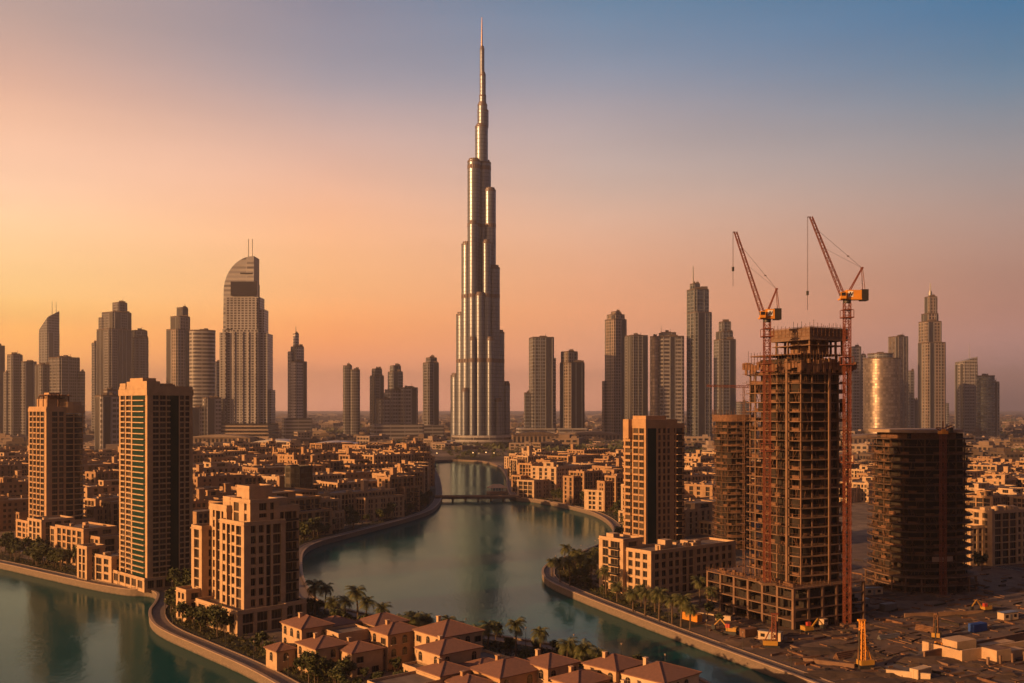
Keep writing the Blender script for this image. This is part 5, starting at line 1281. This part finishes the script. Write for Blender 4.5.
def pipes(n, l, mat):
    def f(rt):
        for r_ in range(n):
            for k in range(n-r_): m = MB(); m.bar((0, k*.52+r_*.26, .26+r_*.45), (l, k*.52+r_*.26, .26+r_*.45), .25, 0, 8); m.build('pipe', mat, rt)
    return f
site_thing('dump_truck', 'pale dump truck parked at the foot of the tallest unfinished tower', 'truck', 826, 628, rz(40), truck(STONE3), 'trucks on the site')
site_thing('dump_truck', 'orange dump truck on the site track near the pale foundation walls', 'truck', 938, 652, rz(-60), truck(CRANE_Y), 'trucks on the site')
site_thing('dump_truck', 'grey dump truck standing before the wide rounded tower', 'truck', 868, 606, rz(100), truck(STEEL), 'trucks on the site')
site_thing('site_cabin', 'pale site cabin nearest the podium, beside the quay path', 'cabin', 758, 640, rz(-30), cabin(STONE3), 'site cabins')
site_thing('site_cabin', 'pale site cabin between the two large unfinished towers', 'cabin', 866, 596, rz(10), cabin(STONE3), 'site cabins')
site_thing('site_cabin', 'pale site cabin at the right edge behind the blue stack', 'cabin', 1004, 622, rz(25), cabin(STONE3), 'site cabins')
site_thing('pipe_stack', 'stack of brown pipes between the orange rig and the quay', 'pipes', 838, 660, rz(31), pipes(4, 9, FORM), 'pipe stacks')
site_thing('pipe_stack', 'stack of grey pipes behind the orange rig', 'pipes', 880, 640, rz(22), pipes(3, 8, STEEL), 'pipe stacks')
site_thing('pipe_stack', 'stack of brown pipes near the small rig', 'pipes', 915, 630, rz(-50), pipes(4, 7, FORM), 'pipe stacks')
# haul road through the site
def road(pts, w, name='road', mat=ASPHALT, z=.02, marks=True):
    P_ = catmull([G(*p) for p in pts], 8); mb = strip(P_, 1, -w/2, w/2, None, z)
    tag(mb.build(name, mat), kind='structure')
    if marks:
        mm = MB(); nr = normals(P_, 1)
        for off in (-w/2+.5, w/2-.5): strip(P_, 1, off-.08, off+.08, None, z+.004, mb=mm)
        for i in range(0, len(P_)-1, 2): strip(P_[i:i+2], 1, -.08, .08, None, z+.004, mb=mm)
        tag(mm.build('road_markings', MARK), kind='structure')
road([(1120, 590), (1020, 612), (960, 636), (900, 668), (868, 684)], 7, 'site_track', TARMAC_L, marks=False)
road([(870, 560), (930, 548), (1000, 566), (1100, 580)], 8)
road([(655, 535), (700, 540), (745, 530), (790, 505), (860, 492)], 8)
road([(-80, 545), (-10, 540), (60, 562), (130, 575), (180, 560), (250, 540), (300, 533)], 7)
road([(-100, 452), (200, 449), (420, 450), (560, 452), (760, 449), (1150, 452)], 22)
road([(-100, 430), (300, 431), (700, 429), (1150, 431)], 34)

# bridge
ax, ay = G(440, 498); bx_, by_ = G(516, 497.5); ang = atan2(by_-ay, bx_-ax); Lb = math.dist((ax, ay), (bx_, by_))
rt = empty('footbridge', (ax, ay, 0), ang, 'long low bridge crossing the narrow neck of the lagoon', 'bridge')
m = MB(); m.box(-4, Lb+4, -4, 4, -.6, 1.0, 0); m.build('deck', TARMAC_L, rt)
m = MB(); m.box(-4, Lb+4, -3.7, 3.7, 1.004, 1.02, 0); m.build('roadway', PAVING, rt)
for y in (-4, 3.7):
    m = MB(); m.box(-4, Lb+4, y, y+.3, 1.004, 1.9, 0); m.build('parapet', COPING, rt)
for k in range(1, 6):
    m = MB(); m.box(Lb*k/6-.8, Lb*k/6+.8, -1.8, 1.8, -4, -.61, 0); m.build('pier', QUAY, rt)
# small lit pavilion at the bridge head
p = G(497, 491); rt = empty('pavilion', (p[0], p[1], -2.9), rz(20), 'small pale waterside pavilion beside the bridge', 'pavilion')
m = MB(); m.box(-8, 8, -5, 5, 0, 2.6, 0); m.build('base', COPING, rt)
m = MB()
for x in (-7, -2.5, 2.5, 7):
    for y in (-4, 4): m.bar((x, y, 2.6), (x, y, 6), .3)
m.build('post', STONE3, rt)
m = MB(); m.hip(-7.5, 7.5, -4.5, 4.5, 6, 3.0); m.build('roof', STONE3, rt)

# ------------------------------------------------------------------ vegetation
def leaf_crown(r, h, n, rnd, size=.55, clumps=9):
    m = MB(); cl = []
    for k in range(clumps):
        a = rnd.uniform(0, 2*pi); rr = r*rnd.uniform(.1, .72); cl.append((rr*cos(a), rr*sin(a), h*rnd.uniform(-.35, .42), r*rnd.uniform(.32, .52)))
    for k in range(n):
        cx, cy_, cz, cr = rnd.choice(cl); v = Vector((rnd.gauss(0, 1), rnd.gauss(0, 1), rnd.gauss(0, 1))).normalized()*cr*rnd.uniform(.55, 1.08)
        p = Vector((cx, cy_, cz))+v; s = size*rnd.uniform(.5, 1.1)
        t1 = Vector((rnd.gauss(0, 1), rnd.gauss(0, 1), rnd.gauss(0, .6))).normalized(); t2 = t1.cross(Vector((rnd.gauss(0, 1), rnd.gauss(0, 1), rnd.gauss(0, 1)))).normalized()
        m.add([tuple(p-t1*s), tuple(p+t2*s*.5), tuple(p+t1*s), tuple(p-t2*s*.5)], [(0, 1, 2, 3)])
    return m
def palm_proto(rnd, h, nf=34):
    lean = (rnd.uniform(-.7, .7), rnd.uniform(-.7, .7)); rt = bpy.data.objects.new('palm_tree', None); COL.objects.link(rt); rt.empty_display_size = .1
    m = MB(); prev = None
    for k in range(7):
        t = k/6; p = (lean[0]*t*t, lean[1]*t*t, h*t)
        if prev: m.bar(prev, p, .3-.1*(k-1)/6, 0, 7, .3-.1*k/6)
        prev = p
    top = Vector(prev); m.build('trunk', TRUNK, rt)
    m = MB()
    for i in range(nf):
        a = 2*pi*i/nf*2.4+rnd.uniform(-.2, .2); e0 = rnd.uniform(-.35, 1.35); L_ = rnd.uniform(3.0, 4.0); n = 9
        pts = []; p = top.copy(); e = e0
        for k in range(n+1):
            pts.append(p.copy()); p = p+Vector((cos(a)*cos(e), sin(a)*cos(e), sin(e)))*(L_/n); e -= .13+.022*k
        side = Vector((-sin(a), cos(a), 0))
        for k in range(n):
            w = 1.0*sin(pi*min(1, (k+.8)/(n+.6)))**.7+.12; d_ = (pts[k+1]-pts[k])
            for s in (-1, 1):
                for q in (0, .5):
                    b0 = pts[k]+d_*q; tip = b0+side*s*w+d_*1.2-Vector((0, 0, w*.55)); m.add([tuple(b0), tuple(b0+d_*.42), tuple(tip)], [(0, 1, 2)])
    m.build('crown', PALM, rt); return rt
def tree_proto(rnd, h, r):
    rt = bpy.data.objects.new('tree', None); COL.objects.link(rt); rt.empty_display_size = .1
    m = MB(); m.bar((0, 0, 0), (.1, .1, h*.55), .22, 0, 7, .14)
    for k in range(4):
        a = rnd.uniform(0, 6.3); m.bar((.08, .08, h*rnd.uniform(.3, .5)), (cos(a)*r*.5, sin(a)*r*.5, h*.75), .1, 0, 5, .04)
    m.build('trunk', TRUNK, rt)
    c_ = leaf_crown(r, h*.5, 620, rnd); o = c_.build('crown', LEAF, rt); o.location = (0, 0, h*.68)
    return rt
RT = random.Random(21)
palms = [palm_proto(RT, h) for h in (7.5, 8.5, 6.3, 9.0)]
trees = [tree_proto(RT, h, r) for h, r in ((6, 2.6), (7, 3.1), (5, 2.4), (8, 3.4))]
USED = set()
def plant(kind, items, where, group):
    """items: list of (x,y,scale); labels count from the left of the picture"""
    items = sorted(items, key=lambda q: PX(q[0], q[1])); protos = palms if kind == 'palm' else trees
    nm = 'palm tree' if kind == 'palm' else 'leafy tree'
    many = len(items) > len(ORD)
    for i, (x, y, s) in enumerate(items):
        pr = RT.choice(protos)
        if pr.name not in USED: USED.add(pr.name); o = pr
        else: o = copy_tree(pr)
        o.location = (x, y, 0); o.rotation_euler = (0, 0, RT.uniform(0, 6.28)); o.scale = (s, s, s*RT.uniform(.9, 1.1))
        if many: lb = 'dark %s %s' % (nm, where)
        elif i: lb = '%s %s from the left %s' % (nm, ORD[i], where)
        else: lb = 'leftmost %s %s' % (nm, where)
        tag(o, lb, 'tree', group)
def free(p, m=7.5):
    return on_land(p, m)
BLOCKED = []
def add_blocked():
    for o in COL.objects:
        if o.parent or o.name.split('.')[0] not in ('apartment_tower', 'apartment_block', 'villa', 'town_block', 'unfinished_tower', 'office_block'): continue
        th = o.rotation_euler.z
        for ch in o.children:
            if ch.name.split('.')[0] in ('wall', 'podium_slab', 'podium_core', 'floor_slab'):
                me = ch.data
                xs = [v.co for v in me.vertices]
                if ch.name.startswith('wall'):
                    for k in range(0, len(xs), 8):
                        q = xs[k:k+8]
                        if len(q) < 8: continue
                        x0, x1, y0, y1 = min(v.x for v in q), max(v.x for v in q), min(v.y for v in q), max(v.y for v in q)
                        if (x1-x0) > 3 and (y1-y0) > 3 and min(v.z for v in q) < 1: BLOCKED.append((o.location.x, o.location.y, th, x0, x1, y0, y1))
                elif xs: BLOCKED.append((o.location.x, o.location.y, th, min(v.x for v in xs), max(v.x for v in xs), min(v.y for v in xs), max(v.y for v in xs)))
add_blocked()
def clear(p, m=1.5):
    for ox, oy, th, x0, x1, y0, y1 in BLOCKED:
        dx, dy = p[0]-ox, p[1]-oy
        if abs(dx)+abs(dy) > 90: continue
        x, y = dx*cos(th)+dy*sin(th), -dx*sin(th)+dy*cos(th)
        if x0-m < x < x1+m and y0-m < y < y1+m: return False
    return True
# hand placed palms along the villa shore and the quays
def pp(L_): return [(*G(px, py), s) for px, py, s in L_]
plant('palm', pp([(315, 618, 1.15), (333, 624, 1.0), (345, 620, 1.05), (358, 622, 1.25), (366, 626, 1.1), (384, 634, 1.05), (397, 640, .95), (414, 641, 1.2), (424, 644, 1.1), (447, 646, .95), (325, 614, 1.0)]), 'behind the villas on the lagoon shore', 'palms behind the villas')
plant('palm', pp([(476, 652, 1.0), (488, 654, 1.05), (516, 660, 1.0), (541, 663, 1.0), (567, 676, 1.15), (584, 678, 1.1), (597, 683, 1.0)]), 'between villas and water', 'palms in front of the right villas')
plant('palm', pp([(560, 582, 1.0), (570, 586, 1.15), (580, 578, 1.0), (552, 576, .9), (591, 584, 1.1), (600, 580, 1.2), (606, 596, 1.0), (617, 602, 1.0), (564, 570, 1.0), (592, 572, 1.1), (575, 573, 1.0)]), 'on the rounded tip of the right bank', 'palms on the right bank tip')
plant('palm', pp([(633, 612, 1.05), (645, 616, 1.0), (659, 621, 1.15), (672, 624, 1.1), (681, 627, 1.2), (690, 630, 1.0), (655, 612, 1.0), (700, 606, 1.0), (712, 612, .9)]), 'before the curved block', 'palms before the curved block')
def along(line, side, d0, d1, i0, i1, n, kind, where, group, rnd, sc=(.8, 1.2), pxr=(-40, 1064)):
    nr = normals(line, side); out = []
    for k in range(n):
        for tr in range(12):
            t = rnd.uniform(i0, i1)*(len(line)-1); i = int(t); f = t-i; i1_ = min(i+1, len(line)-1)
            x = line[i][0]*(1-f)+line[i1_][0]*f; y = line[i][1]*(1-f)+line[i1_][1]*f; d = rnd.uniform(d0, d1)
            p = (x+nr[i][0]*d, y+nr[i][1]*d)
            if on_land(p, 6.5) and clear(p) and pxr[0] < PX(*p) < pxr[1] and all(math.dist(p, q[:2]) > 2.6 for q in out): out.append((p[0], p[1], rnd.uniform(*sc))); break
    plant(kind, out, where, group)
RV = random.Random(31)
l1, s1_ = SH[0]; l2, s2_ = SH[1]; l3, s3_ = SH[2]
along(l1, s1_, 7.5, 22, .10, .40, 30, 'tree', 'along the left canal bank', 'trees on the left canal bank', RV, (.95, 1.35))
along(l1, s1_, 7.5, 16, .12, .42, 14, 'palm', 'along the left canal bank', 'palms on the left canal bank', RV, (.8, 1.0))
along(l1, s1_, 7.0, 15, .44, .95, 35, 'tree', 'beside the path on the near point', 'trees on the near point', RV, (.8, 1.2))
along(l1, s1_, 7.5, 22, .42, .56, 30, 'tree', 'left of the stepped block', 'trees left of the stepped block', RV, (.9, 1.25))
along(l2, s2_, 7.5, 16, .18, .44, 34, 'tree', 'along the left lagoon shore', 'trees on the left lagoon shore', RV, (.9, 1.4))
along(l2, s2_, 7.5, 22, .55, .92, 30, 'tree', 'behind the villas', 'trees behind the villas', RV, (.6, .95), pxr=(308, 640))
along(l3, s3_, 8, 24, .26, .46, 33, 'tree', 'along the right lagoon shore', 'trees on the right lagoon shore', RV, (.9, 1.4))
along(l3, s3_, 8, 20, .50, .80, 32, 'tree', 'along the right bank promenade', 'trees on the right promenade', RV, (.6, 1.0), pxr=(545, 720))
# garden trees between villas and blocks
items = []
for k in range(400):
    px, py = RV.uniform(300, 560), RV.uniform(650, 700); p = G(px, py)
    if on_land(p, 7) and clear(p, 1.0) and all(math.dist(p, q[:2]) > 3 for q in items): items.append((p[0], p[1], RV.uniform(.5, .85)))
    if len(items) >= 34: break
plant('tree', items, 'in the gardens between the villas', 'garden trees between the villas')
# trees scattered through the town
items = []
for k in range(4000):
    px, py = RV.uniform(-20, 1040), RV.uniform(440, 575); p = G(px, py)
    if 700 < px < 960 and py > 520: continue
    if on_land(p, 9) and clear(p, 3): items.append((p[0], p[1], RV.uniform(.9, 1.6)))
    if len(items) >= 48: break
plant('tree', items, 'among the town blocks', 'trees scattered through the town')
# dark belt of trees on the far side of the lagoon, one mass
m = MB(); RB = random.Random(9); k = 0
while k < 260:
    px, py = RB.uniform(380, 640), RB.uniform(438, 459.5); p = G(px, py); k += 1
    if not on_land(p, 9): continue
    c_ = leaf_crown(RB.uniform(4, 8), RB.uniform(5, 9), 60, RB, 1.6, 5); z = RB.uniform(2.5, 5)
    m.add([(v[0]+p[0], v[1]+p[1], max(.1, v[2]+z)) for v in c_.v], c_.f)
tag(m.build('park_woodland', LEAF), 'dark mass of park trees beyond the lagoon at the foot of the giant spire', 'woodland', kind='stuff')
# shrubs: planted strips, uncountable
m = MB(); RQ = random.Random(77)
def shrub_at(p, r, n, size=.35):
    for k in range(n):
        v = Vector((RQ.gauss(0, 1), RQ.gauss(0, 1), abs(RQ.gauss(0, .8)))).normalized()*r*RQ.uniform(.4, 1); q = Vector((p[0], p[1], .1))+v; s = size*RQ.uniform(.6, 1.3)
        t1 = Vector((RQ.gauss(0, 1), RQ.gauss(0, 1), RQ.gauss(0, 1))).normalized(); t2 = t1.cross(Vector((0.3, .5, .8))).normalized()
        m.add([tuple(q-t1*s), tuple(q+t2*s*.6), tuple(q+t1*s), tuple(q-t2*s*.6)], [(0, 1, 2, 3)])
for (line, sd), i0, i1, n, dm in ((SH[0], .1, .96, 1300, 13), (SH[1], .5, .95, 700, 14), (SH[1], .15, .45, 160, 10), (SH[2], .5, .82, 600, 14), (SH[2], .25, .48, 160, 12)):
    nr = normals(line, sd)
    for k in range(n):
        t = RQ.uniform(i0, i1)*(len(line)-1); i = int(t); f = t-i; j = min(i+1, len(line)-1)
        x = line[i][0]*(1-f)+line[j][0]*f; y = line[i][1]*(1-f)+line[j][1]*f; d = 7.2+abs(RQ.gauss(0, dm*.5))
        p = (x+nr[i][0]*d, y+nr[i][1]*d)
        if on_land(p, 6.8) and clear(p, .4) and -60 < PX(*p) < 1080 and not inside(p, site): shrub_at(p, RQ.uniform(.6, 1.5), 16)
for k in range(260):
    p = G(RQ.uniform(290, 600), RQ.uniform(640, 700))
    if on_land(p, 7) and clear(p, .3): shrub_at(p, RQ.uniform(.7, 1.6), 18)
tag(m.build('shrubbery', SHRUB), 'dark low shrubs filling the planting strips behind the promenades', 'shrubs', kind='stuff')

# street lamps
def lamp_proto():
    rt = bpy.data.objects.new('street_lamp', None); COL.objects.link(rt); rt.empty_display_size = .1
    m = MB(); m.bar((0, 0, 0), (0, 0, 5.2), .11, 0, 6, .07); m.bar((0, 0, 0), (0, 0, .5), .2, 0, 6); m.build('pole', DARKMETAL, rt)
    m = MB(); m.bar((0, 0, 5.2), (0, 0, 5.6), .14, 0, 8, .26); m.bar((0, 0, 5.62), (0, 0, 5.72), .34, 0, 8, .1); m.build('lantern', COPING, rt); return rt
lp = lamp_proto(); first = True
for (line, sd), nm in zip(SH, ('left canal bank and near point', 'villa side and left lagoon shore', 'right lagoon bank')):
    nr = normals(line, sd); acc = 0; out = []
    for i in range(1, len(line)):
        acc += math.dist(line[i-1], line[i])
        if acc > 17:
            acc = 0; p = (line[i][0]+nr[i][0]*5.4, line[i][1]+nr[i][1]*5.4)
            if -10 < PX(*p) < 1034 and p[1] > 262 and p[1] < 700: out.append(p)
    out.sort(key=lambda q: PX(*q))
    for k, p in enumerate(out[:len(ORD)]):
        o = lp if first else copy_tree(lp); first = False; o.location = (p[0], p[1], .03)
        tag(o, ('slender lamp post, %s from the left on the %s promenade' % (ORD[k], nm)) if k else 'slender lamp post, leftmost on the %s promenade' % nm, 'street lamp', 'street lamps on the promenades')
EM = bpy.data.materials.new('lit_lamp'); EM.use_nodes = True; e_ = EM.node_tree.nodes['Principled BSDF']; e_.inputs['Emission Color'].default_value = (1, .55, .18, 1); e_.inputs['Emission Strength'].default_value = 2.0
for k, (px, py) in enumerate([(420, 459), (424, 458.2), (429, 459.4), (437, 458), (473, 457.5), (479, 458.4), (486, 457.2), (494, 458)]):
    p = G(px, py); rt = empty('street_lamp', (p[0], p[1], 0), 0, 'lit lamp on the far lagoon shore, %s' % (ORD[k]+' from the left' if k else 'leftmost of its row'), 'street lamp', 'lit lamps on the far shore')
    m = MB(); m.bar((0, 0, 0), (0, 0, 6.5), .16, 0, 6); m.build('pole', DARKMETAL, rt)
    m = MB(); m.bar((0, 0, 6.5), (0, 0, 7.7), .7, 0, 8, .5); m.build('lantern', EM, rt)

# ------------------------------------------------------------------ far city
RF = random.Random(3)
def hall(px0, px1, py, h, label, mat, d=60):
    y = CAMZ*F/(py-HORIZON); x0, x1 = XP(px0, y), XP(px1, y); rt = empty('hall', (x0, y, 0), 0, label, 'hall')
    m = MB(); w = x1-x0; m.box(0, w, 0, d, 0, h, 0); m.build('wall', HOUSE[0], rt)
    m = MB(); n = 10; pts = [(w*k/n, h+.01+h*.35*sin(pi*k/n)) for k in range(n+1)]
    m.add([(x, -3, z) for x, z in pts]+[(x, d+3, z) for x, z in pts], [(i, i+1, n+2+i, n+1+i) for i in range(n)], 0)
    m.add([(x, -3, z) for x, z in pts], [tuple(range(n+1))], 0); m.build('roof', mat, rt)
    m = MB()
    for k in range(int(w/8)): m.box(k*8+1, k*8+5, -.3, 0, 2, h-2, 0)
    m.build('window_band', DARKGLASS, rt)
hall(252, 292, 449, 12, 'long low hall with pale flat roof behind the left town', WHITE_ROOF)
hall(305, 352, 452, 12, 'white roofed hall right of the long pale hall', WHITE_ROOF, 80)
hall(186, 250, 446, 16, 'pale low hall at the foot of the curved hotel', HOUSE[1], 50)
hall(513, 560, 446, 20, 'wide low mall building right of the giant spire', HOUSE[2], 80)
hall(560, 624, 442, 16, 'second wide low mall building behind the right shore', HOUSE[1], 60)
hall(845, 905, 448, 18, 'low pale hall behind the tall crane', HOUSE[0], 60)
houses = []
for k in range(2600):
    y = 1090*math.exp(RF.random()**.8*2.25); px = RF.uniform(-40, 1064); x = XP(px, y)
    if not on_land((x, y), 14) : continue
    if y < 1700 and (400 < px < 640): continue
    if y < 1300 and any(math.hypot(x-a, y-b_) < r_ for a, b_, r_ in OCC): continue
    w = RF.uniform(14, 46)*(1+y/9000); d = RF.uniform(14, 40); h = RF.choice((4, 5, 7, 9, 12, 16) if y < 3500 else (5, 8, 12, 16))*RF.uniform(.8, 1.2)
    houses.append((y, x, w, d, h, RF.uniform(-.5, .9), RF.randrange(3)))
houses.sort()
meshes = []
for v in range(6):
    m = MB(); m.box(-.5, .5, -.5, .5, 0, 1, 0)
    if v % 2: m.box(-.3, .1, -.2, .3, 1, 1.35, 0)
    if v % 3 == 0: m.box(.5, .8, -.3, .4, 0, .6, 0)
    m.box(.2, .4, -.4, -.2, 1, 1.2, 0)
    nw = 4
    for i in range(nw):
        for r_ in range(2): m.box(-.42+i*.23, -.28+i*.23, -.515, -.5, .18+r_*.4, .40+r_*.4, 1); m.box(-.515, -.5, -.42+i*.23, -.28+i*.23, .18+r_*.4, .40+r_*.4, 1)
    meshes.append([m, [m.mesh('house', [h_, DARKGLASS]) for h_ in HOUSE]])
far = MB()
for i, (y, x, w, d, h, a, c_) in enumerate(houses):
    v = meshes[i % 6]
    if i < 300:
        o = bpy.data.objects.new('house', v[1][c_]); COL.objects.link(o); o.location = (x, y, 0); o.scale = (w, d, h); o.rotation_euler = (0, 0, a)
        tag(o, 'small plain low building in the hazy plain beyond the town', 'house', 'low buildings of the far plain')
    else:
        ca, sa = cos(a), sin(a); s_ = v[0]
        vs = [(x+(p[0]*w*ca-p[1]*d*sa), y+(p[0]*w*sa+p[1]*d*ca), p[2]*h) for p in s_.v]; o0 = len(far.v); far.v += vs; far.f += [tuple(o0+k for k in f) for f in s_.f]; far.uv += s_.uv; far.smooth += s_.smooth; far.m += [3 if q else c_ for q in s_.m]
tag(far.build('distant_city', HOUSE+[DARKGLASS]), 'mass of tiny low buildings fading into haze at the horizon', 'distant city', kind='stuff')
m = MB()
for k in range(26000):
    y = 1500*math.exp(RF.random()*1.6); x = XP(RF.uniform(-30, 1054), y)
    n_ = sin(x*.004+1)*cos(y*.003)+sin(x*.011+y*.007)*.5
    if n_ < .1 or not on_land((x, y), 10): continue
    r_ = RF.uniform(3, 8); z = RF.uniform(2, 9); a = RF.random()*6
    m.add([(x-r_*cos(a), y-r_*sin(a), z*.3), (x+r_*.4, y, z+1.5), (x+r_*cos(a), y+r_*sin(a), z*.4), (x, y-2, 0)], [(0, 3, 2, 1)])
tag(m.build('far_woodland', LEAF), 'dark patches of far trees between the distant buildings', 'woodland', kind='stuff')

# ------------------------------------------------------------------ haze
HZ_TOP = 880.0
m = MB(); m.box(-17100, 17100, -700, 24100, -6.0, HZ_TOP, 0)
hm = bpy.data.materials.new('hazy_air'); hm.use_nodes = True; t = hm.node_tree; t.nodes.clear()
pv = t.nodes.new('ShaderNodeVolumePrincipled'); pv.inputs['Color'].default_value = (.93, .80, .76, 1); pv.inputs['Density'].default_value = 9e-05; pv.inputs['Anisotropy'].default_value = .4
mo = t.nodes.new('ShaderNodeOutputMaterial'); t.links.new(pv.outputs[0], mo.inputs['Volume'])
hz = m.build('haze', hm); tag(hz, 'thin warm evening haze over the whole city', 'haze', kind='stuff')
